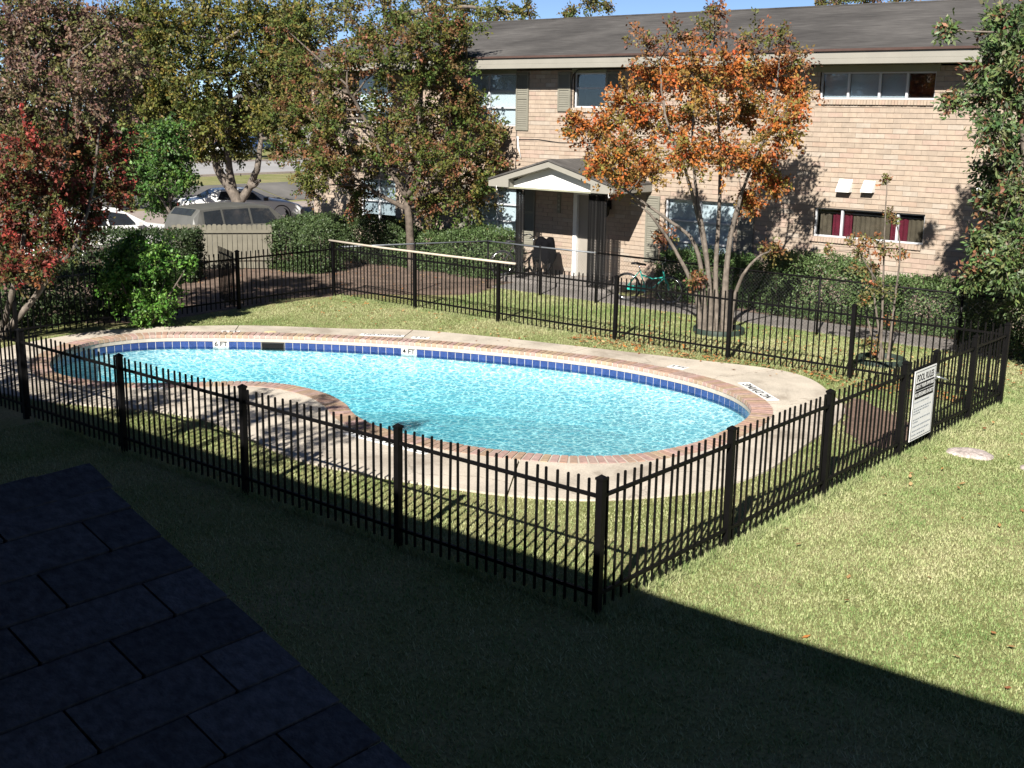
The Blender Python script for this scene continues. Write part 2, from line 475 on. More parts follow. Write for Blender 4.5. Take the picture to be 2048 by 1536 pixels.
DECK_F, DLEN = resample(DECK, 2000)
RING = offset(POOL_F, 0.31)

hole = offset(resample(POOL, 160)[0], 0.14)
ground = sheet('ground', [(-44, -300), (400, -300), (400, 500), (-44, 500)], [hole], 0.0, M['lawn'])
tag(ground, kind='structure')
gb = MB()
for (x0, z0, x1, z1) in ((-44, 0, -46.5, -1.1), (-46.5, -1.1, -49.5, -1.1), (-49.5, -1.1, -55, 0), (-55, 0, -700, 0)):
    gb.add([(x0, -300, z0), (x0, 500, z0), (x1, 500, z1), (x1, -300, z1)], [(0, 1, 2, 3)])
tag(gb.build('far_ground', M['lawn']), kind='structure')
b = MB()
for (x0, z0, x1, z1) in ((-45.6, -.69, -46.5, -1.09), (-46.5, -1.09, -49.5, -1.09), (-49.5, -1.09, -55, 0.012)):
    y = -60
    while y < 220:
        b.add([(x0, y, z0), (x0, y + 5.9, z0), (x1, y + 5.9, z1), (x1, y, z1)], [(0, 1, 2, 3)]); y += 6.0
b.v = [(x, yy, z + .01) for x, yy, z in b.v]
tag(b.build('drainage_channel', M['bank']), kind='structure')
b = MB(); b.add([(-77.5, -200, .006), (-62.4, -200, .006), (-62.4, 400, .006), (-77.5, 400, .006)], [(0, 1, 2, 3)])
road = tag(b.build('road', M['road']), kind='structure')
for x in (-62.4, -77.5):
    s = 1 if x > -70 else -1
    b = MB(); b.box(x, x + .18 * s, -200, 400, -.02, .13); b.build('kerb', M['drive'], road)
b = MB(); b.add([(-43.2, 4, .005), (-30.4, 4, .005), (-30.4, 120, .005), (-43.2, 120, .005)], [(0, 1, 2, 3)])
tag(b.build('driveway', M['drive']), kind='structure')

def ragged(pts, amp=0.15, per=6, seed=1):
    rg = np.random.default_rng(seed); P = catmull(pts, per)
    return P + rg.normal(0, amp, P.shape)
soil = sheet('bare_soil', ragged([(-30.3, 12.5), (-21.3, 12.3), (-21.0, 17.0), (-20.5, 18.6), (-18.9, 20.2), (-18.7, 21.4), (-19.2, 22.2), (-19.0, 24.2), (-30.3, 24.2)], .12), [], 0.006, M['soil'])
tag(soil, kind='structure')
soil2 = sheet('hedge_bed', [(-15.6, 22.95), (-2, 22.95), (-2, 24.25), (-15.6, 24.25)], [], 0.007, M['soil'])
tag(soil2, kind='structure')
soil3 = sheet('worn_path', ragged([(-7.4, 17.1), (-6.0, 16.0), (-5.75, 15.2), (-5.9, 14.5), (-6.5, 14.9), (-7.0, 16.0)], .05, 6, 3), [], 0.008, pm('worn_red_soil', (0.12, 0.08, 0.06), 0.3, 3, 0.95, 0.5, 30, fine=.3, fscale=30))
tag(soil3, kind='structure')
walk = empty('sidewalk', (0, 0, 0)); tag(walk, kind='structure')
x = -19.0
while x < -3:
    b = MB(); b.box(x, x + 1.485, 21.82, 22.9, -.05, .03); b.build('slab', M['walk'], walk); x += 1.5

# ------------------------------------------------------------------ swimming pool
pool = empty('swimming_pool', (-13.2, 12.9, 0), 0, 'kidney-shaped turquoise swimming pool edged with brick and blue tiles', 'pool')
def pchild(o):
    o.parent = pool; o.matrix_parent_inverse = Matrix.Translation((13.2, -12.9, 0)); return o
NB = 220
wallP, _ = resample(POOL, NB)
def depth(x): return 0.58 + 0.34 * min(1, max(0, (-10.5 - x) / 7.0))
vs = []; fs = []
rings = [(0.0, -0.02), (0.0, None)]
inw = [(0.0, 0.0), (0.0, 0.30), (0.12, 0.46), (0.35, 0.62), (0.7, 0.8), (1.0, 0.92), (1.25, 1.0)]
for (d, t) in inw:
    Q = offset(wallP, -d)
    for i, (x, y) in enumerate(Q):
        D_ = depth(wallP[i, 0]); z = -0.03 if t == 0 else -0.2 - D_ * t
        vs.append((x, y, z))
for k in range(len(inw) - 1):
    for i in range(NB):
        j = (i + 1) % NB
        fs.append((k * NB + i, k * NB + j, (k + 1) * NB + j, (k + 1) * NB + i))
fs = [tuple(reversed(f)) for f in fs]
me = bpy.data.meshes.new('basin'); me.from_pydata(vs, [], fs)
for p_ in me.polygons: p_.use_smooth = True
pchild(link('basin', me, M['plaster']))
fl = sheet('basin_floor', offset(wallP, -1.25), [], 0, M['plaster'])
for v in fl.data.vertices: v.co.z = -0.2 - depth(min(-7.8, v.co.x + 0.0))
# match the floor edge to the rounded cove
idx = len(inw) - 1
for v in fl.data.vertices:
    k = int(np.argmin(np.hypot(offset(wallP, -1.25)[:, 0] - v.co.x, offset(wallP, -1.25)[:, 1] - v.co.y))); v.co.z = vs[idx * NB + k][2] 
pchild(fl)
# water: closed body that reaches just behind the basin walls
WZ = -0.205
wl = offset(resample(POOL, 160)[0], 0.008)
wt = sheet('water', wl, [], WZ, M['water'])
bm = bmesh.new(); bm.from_mesh(wt.data)
ext = bmesh.ops.extrude_face_region(bm, geom=list(bm.faces))
for e_ in ext['geom']:
    if isinstance(e_, bmesh.types.BMVert): e_.co.z = -1.6
bmesh.ops.recalc_face_normals(bm, faces=bm.faces); bm.to_mesh(wt.data); bm.free()
pchild(wt)
M['bed'] = pm('coping_mortar', (0.36, 0.32, 0.275), .12, 6, .85)
# coping: mortar bed and single bricks
bedi = resample(POOL, 220)[0]; bedo = offset(bedi, 0.31)
def ring_solid(name, A, B, z0, z1, m):
    n = len(A); v = [(*p_, z0) for p_ in A] + [(*p_, z0) for p_ in B] + [(*p_, z1) for p_ in A] + [(*p_, z1) for p_ in B]
    f = []
    for i in range(n):
        j = (i + 1) % n
        f += [(2 * n + i, 3 * n + i, 3 * n + j, 2 * n + j), (i, 2 * n + i, 2 * n + j, j), (n + i, n + j, 3 * n + j, 3 * n + i), (i, j, n + j, n + i)]
    me = bpy.data.meshes.new(name); me.from_pydata([tuple(map(float, q)) for q in v], [], f)
    return link(name, me, m)
pchild(ring_solid('coping_bed', offset(bedi, -0.012), bedo, -0.095, 0.024, M['bed']))
BRW = 0.108
nb = int(PLEN / BRW)
cp = resample(POOL, nb)[0]; cn = offset(cp, 1.0) - cp
brick_meshes = []
for k in range(7):
    t = random.uniform(.82, 1.12); mb = MB(); mb.col = (0.31 * t, 0.215 * t * random.uniform(.92, 1.1), 0.168 * t * random.uniform(.9, 1.15))
    w = BRW / 2 - .006
    mb.hexa([(-.022, -w * .93, -.025), (.30, -w, -.025), (.30, w, -.025), (-.022, w * .93, -.025),
             (-.012, -w * .9, .034), (.297, -w * .97, .034), (.297, w * .97, .034), (-.012, w * .9, .034)])
    me = mb.mesh('brick'); me.materials.append(M['coping']); brick_meshes.append(me)
for i in range(nb):
    o = link('coping_brick', random.choice(brick_meshes), None)
    o.location = (cp[i, 0], cp[i, 1], random.uniform(-.002, .002))
    o.rotation_euler = (0, 0, math.atan2(cn[i, 1], cn[i, 0]) + random.uniform(-.01, .01))
    pchild(o)
# waterline tiles
TW = 0.152; nt_ = int(PLEN / TW)
tp = resample(POOL, nt_)[0]; tn = offset(tp, 1.0) - tp
def near_i(x, y): return int(np.argmin(np.hypot(tp[:, 0] - x, tp[:, 1] - y)))
i6, i4, isk, i3 = near_i(-18.42, 13.28), near_i(-15.48, 15.24), near_i(-17.75, 13.85), near_i(-7.86, 14.75)
skip = set()
for c_, w_ in ((i6, 2), (i4, 2), (isk, 3), (i3, 2)):
    for k in range(w_): skip.add((c_ - k) % nt_)
tile_meshes = []
for k in range(5):
    t = random.uniform(.8, 1.2); mb = MB(); mb.col = (0.026 * t, 0.05 * t, 0.155 * t)
    mb.box(-.004, .012, -TW / 2 + .004, TW / 2 - .004, -.245, -.1); me = mb.mesh('tile'); me.materials.append(M['tile']); tile_meshes.append(me)
for i in range(nt_):
    if i in skip: continue
    o = link('waterline_tile', random.choice(tile_meshes), None)
    o.location = (tp[i, 0], tp[i, 1], 0); o.rotation_euler = (0, 0, math.atan2(tn[i, 1], tn[i, 0])); pchild(o)
pchild(ring_solid('tile_backing', offset(bedi, -0.001), offset(bedi, 0.05), -0.26, -0.097, M['grout']))

def text(body, size, m, parent, mat4, name='lettering', extrude=0.001, sx=1.0):
    cu = bpy.data.curves.new(name, 'FONT'); cu.body = body; cu.size = size; cu.align_x = 'CENTER'; cu.align_y = 'CENTER'; cu.extrude = extrude
    cu.offset = size * 0.02
    t = bpy.data.objects.new(name, cu); COL.objects.link(t)
    dg = bpy.context.evaluated_depsgraph_get(); dg.update()
    me = bpy.data.meshes.new_from_object(t.evaluated_get(dg))
    bpy.data.objects.remove(t)
    me.materials.clear()
    o = link(name, me, m); o['kind'] = 'stuff'
    o.matrix_world = mat4 @ Matrix.Diagonal((sx, 1, 1, 1))
    if parent is not None:
        o.parent = parent; bpy.context.view_layer.update(); o.matrix_parent_inverse = parent.matrix_world.inverted()
    return o
def wall_frame(i0, i1, z, out=0.012):
    """matrix at the middle of tiles i0..i1, x to the right and y up as seen from the water"""
    c = (tp[i0 % nt_] + tp[i1 % nt_]) / 2; n = -(tn[i0 % nt_] + tn[i1 % nt_]) / 2; n /= np.linalg.norm(n)
    zx = Vector((n[0], n[1], 0)); yx = Vector((0, 0, 1)); xx = yx.cross(zx)
    m = Matrix((xx, yx, zx)).transposed().to_4x4(); m.translation = Vector((c[0] + n[0] * out, c[1] + n[1] * out, z)); return m
bpy.context.view_layer.update()
for c_, body in ((i6, '6 FT'), (i4, '4 FT'), (i3, '3 FT')):
    mt = wall_frame(c_ - 1, c_, -0.17)
    b = MB(); b.box(-.15, .15, -.073, .073, -.012, .004); o = b.build('depth_marker', M['white_tile']); o.matrix_world = mt; pchild(o)
    o.matrix_parent_inverse = Matrix.Translation((13.2, -12.9, 0))
    text(body, 0.12, M['black_print_and_shade'], o, mt @ Matrix.Translation((0, 0.02, .0055)), 'depth_lettering', 0.0005, 1.1)
mt = wall_frame(isk - 2, isk, -0.17)
b = MB(); b.box(-.22, .22, .052, .07, -.01, .012); b.box(-.22, .22, -.075, -.06, -.01, .012); b.box(-.22, -.2, -.06, .052, -.01, .012); b.box(.2, .22, -.06, .052, -.01, .012)
o = b.build('skimmer_frame', M['black_plastic']); o.matrix_world = mt; pchild(o)
b = MB(); b.box(-.2, .2, -.06, .052, -.011, -.001); o = b.build('skimmer_mouth', M['black_print_and_shade']); o.matrix_world = mt; pchild(o)

# ------------------------------------------------------------------ concrete deck in slabs
deck = empty('pool_deck', (0, 0, 0)); tag(deck, kind='structure')
joints = [((-18.28, 13.46), (-18.98, 14.19)), ((-15.65, 15.36), (-16.24, 16.38)), ((-12.6, 16.64), (-12.64, 17.4)), ((-9.64, 16.4), (-9.3, 17.96)),
          ((-7.6, 14.2), (-6.63, 13.77)), ((-9.0, 10.9), (-8.2, 9.7)), ((-11.9, 10.6), (-11.9, 9.15)), ((-14.9, 11.0), (-14.3, 9.2)), ((-17.3, 9.2), (-17.4, 8.3)), ((-19.6, 11.5), (-20.35, 11.2))]
def ni(A, p): return int(np.argmin(np.hypot(A[:, 0] - p[0], A[:, 1] - p[1])))
J = sorted([(ni(RING, a), ni(DECK_F, c)) for a, c in joints])
for k in range(len(J)):
    a0, c0 = J[k]; a1, c1 = J[(k + 1) % len(J)]
    na = (a1 - a0) % 2000; nc = (c1 - c0) % 2000
    ia = [(a0 + 1 + int(t)) % 2000 for t in np.linspace(0, na - 1, max(6, na // 12))]
    ic = [(c0 + 1 + int(t)) % 2000 for t in np.linspace(0, nc - 1, max(6, nc // 12))]
    poly = [tuple(RING[i]) for i in ia] + [tuple(DECK_F[i]) for i in reversed(ic)]
    o = sheet('slab', poly, [], 0.026, M['concrete'])
    bm = bmesh.new(); bm.from_mesh(o.data)
    ext = bmesh.ops.extrude_face_region(bm, geom=list(bm.faces))
    for e_ in ext['geom']:
        if isinstance(e_, bmesh.types.BMVert): e_.co.z = -0.06
    bmesh.ops.recalc_face_normals(bm, faces=bm.faces); bm.to_mesh(o.data); bm.free()
    o.parent = deck
def plate(cx, cy, ang, w, h, body, size, sx=1.0, dx=0.0):
    mt = Matrix.Translation((cx, cy, 0.029)) @ Matrix.Rotation(ang, 4, 'Z')
    b = MB(); b.box(-w / 2, w / 2, -h / 2, h / 2, -.004, .004); o = b.build('deck_marking', M['white'], deck); o.matrix_world = mt
    bpy.context.view_layer.update()
    text(body, size, M['black_print_and_shade'], o, mt @ Matrix.Translation((dx, 0, .0055)), 'marking_lettering', 0.0006, sx)
    return mt
plate(-18.52, 13.62, R(44), .36, .2, '6 FT', .16)
plate(-16.2, 15.43, R(33), .86, .15, 'NO DIVING', .14)
plate(-15.5, 15.76, R(30), .34, .15, '4 FT', .14)
plate(-10.5, 16.93, R(2), .32, .2, '3 FT', .15)
plate(-8.62, 16.28, R(-39 + 180), 1.2, .2, 'NO DIVING', .19)
mt = plate(-10.72, 10.3, R(2), 1.46, .21, 'NO DIVING', .2, 1.05, -.12)
b = MB(); b.tube([(.095 * math.cos(t * .3491), .095 * math.sin(t * .3491), 0) for t in range(18)], .009, 4, closed=True)
b.tube([(-.07, .07, 0), (.07, -.07, 0)], .008, 4); o = b.build('no_diving_symbol', M['black_print_and_shade'], deck); o.matrix_world = mt @ Matrix.Translation((.61, 0, .004)) @ Matrix.Diagonal((1, 1, .25, 1))
plate(-15.56, 9.98, R(38), .34, .2, '6 FT', .16)
b = MB(); b.lathe([(0, .006), (.1, .006), (.12, .002), (.125, -.01)], 20); o = b.build('skimmer_lid', pm('yellowed_lid', (0.5, 0.44, 0.26), .1, 5, .6), deck); o.location = (-17.97, 14.15, .027)

# ------------------------------------------------------------------ grass blades (one mass)
lawn_polys = []
deck_big = resample(offset(DECK_F, 0.02), 200)[0]
def blades(n, x0, x1, y0, y1, hgt, keep=None, seed=1):
    rg = np.random.default_rng(seed)
    P = np.stack([rg.uniform(x0, x1, n), rg.uniform(y0, y1, n)], 1)
    P = P[~inside(P, deck_big)]
    if keep is not None: P = P[keep(P)]
    # only what the lens could see, with a margin
    ca, sa = math.cos(R(39.985)), math.sin(R(39.985))
    dx = P[:, 0] * ca + P[:, 1] * sa; dy = -P[:, 0] * sa + P[:, 1] * ca
    P = P[(dy > 1) & (np.abs(dx) < dy * 0.5 + 1.5)]
    return P, np.full(len(P), hgt)
def keep_right(P): return (P[:, 0] > -5.75)
def not_path(P):
    a = inside(P, np.array([(-7.4, 17.1), (-6.0, 16.0), (-5.75, 15.2), (-5.9, 14.5), (-6.5, 14.9), (-7.0, 16.0)])); return ~a
sets = [blades(480000, -5.75, 2.5, 8.0, 21.7, .025, not_path, 1), blades(280000, -20.6, -5.4, 8.0, 18.4, .027, not_path, 2),
        blades(110000, -18.6, -4.5, 18.3, 21.8, .035, None, 3), blades(120000, -15, 1.5, 4.2, 8.6, .035, None, 4)]
def along(n, p0, p1, spread, hgt, seed):
    r = np.random.default_rng(seed); t = r.random(n); t = np.floor(t * 60) / 60 + r.normal(0, .006, n); P = np.array(p0) + (np.array(p1) - np.array(p0)) * t[:, None] + r.normal(0, spread, (n, 2))
    return P, np.full(n, hgt) * r.uniform(.5, 1.3, n)
sets += [along(16000, (-5.53, 7.8), (-5.53, 18.1), .06, .075, 21), along(9000, (-5.53, 18.16), (-20.6, 18.16), .06, .07, 22), along(7000, (-5.5, 7.78), (-15, 7.78), .05, .075, 23)]
P = np.vstack([s[0] for s in sets]); Hh = np.concatenate([s[1] for s in sets])
rg = np.random.default_rng(11); n = len(P)
# clumpy length and tone
def field(P, f, seed):
    r = np.random.default_rng(seed); s = 0
    for k in range(5):
        a = r.uniform(0, 2 * math.pi); fr = f * (1.6 ** k) * r.uniform(.8, 1.2); s = s + np.sin(P[:, 0] * math.cos(a) * fr + P[:, 1] * math.sin(a) * fr + r.uniform(0, 6)) / (1.25 ** k)
    return s / 2.2
tn_ = np.clip(0.47 + 0.24 * field(P, 1.1, 5) + 0.17 * field(P, 6, 6) + rg.normal(0, .17, n), 0, 1)
g1, g2, g3 = np.array([0.12, 0.195, 0.06]), np.array([0.265, 0.30, 0.135]), np.array([0.40, 0.385, 0.225])
col = np.where(tn_[:, None] < .5, g1 + (g2 - g1) * (tn_[:, None] * 2), g2 + (g3 - g2) * (tn_[:, None] * 2 - 1)) * rg.uniform(.85, 1.12, (n, 1))
az = rg.uniform(0, 2 * math.pi, n); Hh = Hh * rg.uniform(.45, 1.25, n); lean = rg.uniform(.1, 1.3, n) * Hh
w = rg.uniform(.0035, .007, n)
px_, py_ = np.cos(az), np.sin(az)
V = np.zeros((n, 3, 3))
V[:, 0] = np.stack([P[:, 0] - py_ * w, P[:, 1] + px_ * w, np.zeros(n)], 1)
V[:, 1] = np.stack([P[:, 0] + py_ * w, P[:, 1] - px_ * w, np.zeros(n)], 1)
V[:, 2] = np.stack([P[:, 0] + px_ * lean, P[:, 1] + py_ * lean, Hh], 1)
me = quads_mesh('lawn_grass', V.reshape(-1, 3), 3, col)
tag(link('lawn_grass', me, leafmat('grass_blade', .2, .12)), 'short mown grass of mixed green and straw colour around the pool', 'grass', kind='stuff')
# fallen leaves
n = 1500
P = np.vstack([np.stack([rg.uniform(-13.5, -6, 1300), rg.normal(18.05, .3, 1300)], 1), np.stack([rg.uniform(-14, -5.5, 700), rg.uniform(18.3, 21.7, 700)], 1), np.stack([rg.uniform(-5.4, 1, 120), rg.uniform(8.5, 18, 120)], 1),
               np.stack([rg.uniform(-20, -14, 150), rg.uniform(16, 18, 150)], 1), np.stack([rg.uniform(-28, -19, 500), rg.uniform(16, 23, 500)], 1)])
P = P[~inside(P, deck_big) | (rg.random(len(P)) < .12)]; P = P[~inside(P, RING)]; n = len(P)
az = rg.uniform(0, 6.28, n); s = rg.uniform(.02, .045, n); til = rg.uniform(-.4, .4, n)
a = np.stack([np.cos(az), np.sin(az), til], 1) * s[:, None]; b_ = np.stack([-np.sin(az), np.cos(az), rg.uniform(-.4, .4, n)], 1) * s[:, None] * .55
c = np.stack([P[:, 0], P[:, 1], rg.uniform(.03, .055, n)], 1)
V = np.stack([c - a, c + b_, c + a, c - b_], 1).reshape(-1, 3)
pal = np.array([(.42, .17, .05), (.36, .22, .10), (.30, .14, .06), (.45, .30, .15), (.25, .10, .05)])
me = quads_mesh('fallen_leaves', V, 4, pal[rg.integers(0, 5, n)] * rg.uniform(.7, 1.15, (n, 1)))
tag(link('fallen_leaves', me, M['leaf']), 'dry orange and tan leaves scattered over the grass', 'leaves', kind='stuff')

# ------------------------------------------------------------------ iron pool fence
def box_mesh(name, x0, x1, y0, y1, z0, z1, m):
    b = MB(); b.box(x0, x1, y0, y1, z0, z1); me = b.mesh(name); me.materials.append(m); return me
def picket_mesh(h0, h1):
    b = MB(); r = .0095; b.box(-r, r, -r, r, h0, h1 - .006); b.hexa([(-r, -r, h1 - .006), (r, -r, h1 - .006), (r, r, h1 - .006), (-r, r, h1 - .006), (-r * .5, -r * .5, h1), (r * .5, -r * .5, h1), (r * .5, r * .5, h1), (-r * .5, r * .5, h1)])
    me = b.mesh('picket'); me.materials.append(M['iron']); return me
PICK = picket_mesh(.06, 1.235)
def post_mesh():
    b = MB(); r = .032; b.box(-r, r, -r, r, -.05, 1.235); c = .039
    b.box(-c, c, -c, c, 1.2352, 1.255)
    b.add([(-c, -c, 1.2552), (c, -c, 1.2552), (c, c, 1.2552), (-c, c, 1.2552), (0, 0, 1.283)], [(0, 1, 4), (1, 2, 4), (2, 3, 4), (3, 0, 4)])
    me = b.mesh('post'); me.materials.append(M['iron']); return me
POST = post_mesh()
def fence(label, p0, p1, posts, gap, skip_first=False, skip_last=False, breaks=()):
    """posts: distances along the run; breaks: spans without pickets"""
    d = Vector((p1[0] - p0[0], p1[1] - p0[1])); Ld = d.length; rz = math.atan2(d.y, d.x)
    e = empty('iron_fence', (p0[0], p0[1], 0), rz, label, 'fence')
    for k, s in enumerate(posts):
        o = link('post', POST, None, e, (s, 0, 0)); o.rotation_euler = (random.uniform(-.006, .006), random.uniform(-.006, .006), 0)
    for a, c in zip(posts[:-1], posts[1:]):
        if any(x0 - .05 <= a and c <= x1 + .05 for x0, x1 in breaks): continue
        n = max(2, round((c - a) / gap))
        for k in range(1, n):
            pk = link('picket', PICK, None, e, (a + (c - a) * k / n + random.uniform(-.003, .003), random.uniform(-.002, .002), random.uniform(-.006, .006))); pk.rotation_euler = (random.gauss(0, .004), random.gauss(0, .005), random.uniform(-.1, .1))
        for z in (1.085, .2):
            b = MB(); b.box(a + .03, c - .03, -.014, .014, z - .016, z + .016); b.build('rail', M['iron'], e)
    return e
XR, YN, YF, XL = -5.53, 7.78, 18.16, -20.68
fence('long black iron picket fence in the shade between viewer and pool', (XR, YN), (XL, YN), [0, 2.44, 4.88, 7.32, 9.76, 12.2, 15.15], .116)
fence('black iron picket fence on the right side of the pool holding the gate', (XR, YN), (XR, YF), [0.0001, 2.2, 4.37, 6.5, 7.52, 9.0, 10.3799], .121, breaks=((6.5, 7.52),))
fence('black iron picket fence along the far side of the pool before the brick building', (XR, YF), (XL, YF), [0, 2.43, 4.72, 7.17, 10.1, 12.5, 15.15], .113)
fence('black iron picket fence on the left side of the pool behind the green shrub', (XL, YF - .0), (XL, YN), [0.0001, 2.7, 5.2, 7.7, 10.3799], .118)
# gate with its leaf of pickets
g = empty('iron_gate', (XR + .0, YN + 6.54, 0), R(90), 'narrow black iron gate carrying the white pool rules sign', 'gate')
for z in (1.1, .16):
    b = MB(); b.box(.02, .94, -.016, .016, z - .02, z + .02); b.build('rail', M['iron'], g)
for s in (.03, .93):
    b = MB(); b.box(s - .02, s + .02, -.0201, .0201, .1, 1.2); b.build('stile', M['iron'], g)
for k in range(1, 8):
    o = link('picket', PICK, None, g, (.03 + .9 * k / 8, 0, 0))
b = MB(); b.box(.86, 1.0, -.07, -.035, .9, .97); b.tube([(.9, -.06, .93), (.98, -.13, .9), (1.08, -.15, .86)], .014, 6); b.build('latch', M['steel'], g)
# an open leaf of the same fence on the left side
g2 = empty('iron_gate', (XL - .06, 15.4, 0), R(158), 'open black iron gate leaf behind the green shrub', 'gate')
for z in (1.1, .2):
    b = MB(); b.box(.0, 1.2, -.014, .014, z - .016, z + .016); b.build('rail', M['iron'], g2)
for k in range(0, 11): link('picket', PICK, None, g2, (1.2 * k / 10, 0, 0))
# sign
sg = empty('pool_sign', (XR + .045, YN + 6.72 + .36, .64), R(90), 'white pool rules sign with black lettering fixed on the gate', 'sign')
bpy.context.view_layer.update()
b = MB(); b.box(-.36, .36, -.004, .004, -.465, .465); b.build('board', M['white'], sg)
b = MB()
for (x0, x1, z0, z1) in ((-.34, .34, .44, .446), (-.34, .34, -.446, -.44), (-.34, -.334, -.44, .44), (.334, .34, -.44, .44)): b.box(x0, x1, -.0062, -.0042, z0, z1)
b.build('border_line', M['black_print_and_shade'], sg)
smat = sg.matrix_world @ Matrix.Rotation(R(90), 4, 'X')
text('POOL RULES', .125, M['black_print_and_shade'], sg, smat @ Matrix.Translation((0, .355, .0055)), 'heading', .0006, .8)
for z in (.245, .135):
    b = MB(); b.box(-.31, .31, -.0062, -.0042, z - .05, z + .05); b.build('band', M['black_print_and_shade'], sg)
text('USE AT YOUR OWN RISK', .07, M['white'], sg, smat @ Matrix.Translation((0, .245, .0075)), 'warning', .0004, .75)
text('NO LIFEGUARD ON DUTY', .07, M['white'], sg, smat @ Matrix.Translation((0, .135, .0075)), 'warning', .0004, .75)
b = MB(); rr = random.Random(4)
for z, wd in ((.04, .5), (-.04, .55), (-.075, .5), (-.11, .22), (-.19, .55), (-.225, .18), (-.28, .58), (-.34, .55), (-.395, .4)):
    x = -.3
    while x < -.3 + wd:
        l = rr.uniform(.02, .06); b.box(x, x + l, -.006, -.0042, z - .008, z + .008); x += l + .014
b.build('small_print', pm('grey_print', (.22, .24, .26), .1, 5, .6), sg)['kind'] = 'stuff'

# ------------------------------------------------------------------ brick apartment building across the pool
YW = 24.3
BX0, BX1, BZ1 = -28.5, -3.0, 5.27
bld = empty('apartment_building', (-16, YW, 0), 0, 'two-storey cream brick apartment building with grey shingle roof and shutters', 'building')
bpy.context.view_layer.update()
def bch(o):
    o.parent = bld; o.matrix_parent_inverse = Matrix.Translation((16, -YW, 0)); return o
WIN = {  # x0 x1 z0 z1
    'upper_right': (-11.85, -9.33, 4.6, 5.16), 'lower_right': (-11.77, -9.29, 1.66, 2.29),
    'upper_double': (-18.5, -17.53, 4.36, 5.2), 'upper_left': (-22.2, -20.37, 3.86, 5.2),
    'lower_left': (-22.0, -20.1, .95, 2.24), 'lower_center': (-15.65, -13.75, .75, 2.26),
    'lower_far_left': (-26.4, -24.9, .95, 2.24), 'upper_far_left': (-26.6, -25.0, 3.86, 5.2)}
DOOR = (-18.4, -17.5, .12, 2.27)
holes = list(WIN.values()) + [DOOR]
ex = sorted({BX0, BX1} | {h[0] for h in holes} | {h[1] for h in holes}); ez = sorted({-.05, BZ1} | {h[2] for h in holes} | {h[3] for h in holes})
b = MB()
for (x0, x1, z0, z1) in cells(ex, ez, holes): b.box(x0, x1, YW, YW + .22, z0, z1)
b.box(BX0, BX0 + .2, YW + .221, 34.3, -.05, BZ1); b.box(BX1 - .2, BX1, YW + .221, 34.3, -.05, BZ1); b.box(BX0, BX1, 34.31, 34.5, -.05, BZ1)
b.box(BX0 + .21, BX1 - .21, YW + .23, 34.3, 2.5, 2.6)
bch(b.build('wall', M['mortar']))
# bricks laid in running bond, each a piece
CH, BL = .1055, .325
cand = []
row = 0; z = .0
while z < BZ1 - .02:
    x = BX0 + (0.5 * BL if row % 2 else 0) - BL
    while x < BX1:
        xa, xb = max(x + .0025, BX0), min(x + BL - .0025, BX1)
        z0, z1 = z + .006, min(z + CH - .006, BZ1)
        segs = [(xa, xb)]
        for h in holes:
            if z1 > h[2] and z0 < h[3]:
                ns = []
                for (a, c) in segs:
                    if c <= h[0] or a >= h[1]: ns.append((a, c)); continue
                    if a < h[0] - .04: ns.append((a, h[0]))
                    if c > h[1] + .04: ns.append((h[1], c))
                segs = ns
        for (a, c) in segs:
            if c - a > .03: cand.append((a, c, z0, z1))
        x += BL
    z += CH; row += 1
def brick_tone():
    t = random.choices([(.288, .229, .18), (.292, .234, .187), (.285, .215, .168), (.30, .255, .212), (.275, .222, .177), (.29, .219, .178)], [5, 5, 1.5, 1.5, 2, 2])[0]
    k = random.uniform(.95, 1.05); return tuple(c * k for c in t)
full = [i for i, (a, c, z0, z1) in enumerate(cand) if abs((c - a) - (BL - .005)) < .002 and -13.2 < a and c < -7.7 and z0 > 1.45 and z1 < 4.9]
full.sort(key=lambda i: (cand[i][0] + 9.6) ** 2 * .35 + (cand[i][2] - 3.1) ** 2)
single = set(full[:298])
bmesh_var = []
for k in range(14):
    mb = MB(); mb.col = brick_tone(); h = CH - .012
    mb.hexa([(0, -.012, 0), (BL - .005, -.012, 0), (BL - .005, .05, 0), (0, .05, 0), (.001, -.0115, h), (BL - .006, -.0115, h), (BL - .005, .05, h), (0, .05, h)])
    me = mb.mesh('brick'); me.materials.append(M['brick']); bmesh_var.append(me)
rest = MB()
for i, (a, c, z0, z1) in enumerate(cand):
    dy = random.uniform(-.003, .003)
    if i in single:
        o = link('brick', random.choice(bmesh_var), None); o.location = (a, YW + dy, z0); bch(o)
    else:
        rest.col = brick_tone(); rest.box(a, c, YW - .012 + dy, YW + .05, z0, z1)
o = rest.build('brickwork', M['brick']); tag(o, kind='stuff'); bch(o)
# sills of bricks on edge
for k, wn_ in WIN.items():
    if k in ('upper_right', 'lower_right', 'upper_double'):
        n = int((wn_[1] - wn_[0] + .1) / .068); 
        for j in range(n):
            mb = MB(); mb.col = brick_tone(); x = wn_[0] - .05 + j * .068; d = random.uniform(-.006, .006)
            mb.hexa([(x, YW - .055 + d, wn_[2] - .11), (x + .06, YW - .055 + d, wn_[2] - .11), (x + .06, YW + .08, wn_[2] - .11), (x, YW + .08, wn_[2] - .11),
                     (x, YW - .05 + d, wn_[2] - .02), (x + .06, YW - .05 + d, wn_[2] - .02), (x + .06, YW + .08, wn_[2] - .002), (x, YW + .08, wn_[2] - .002)])
            bch(mb.build('sill_brick', M['brick']))
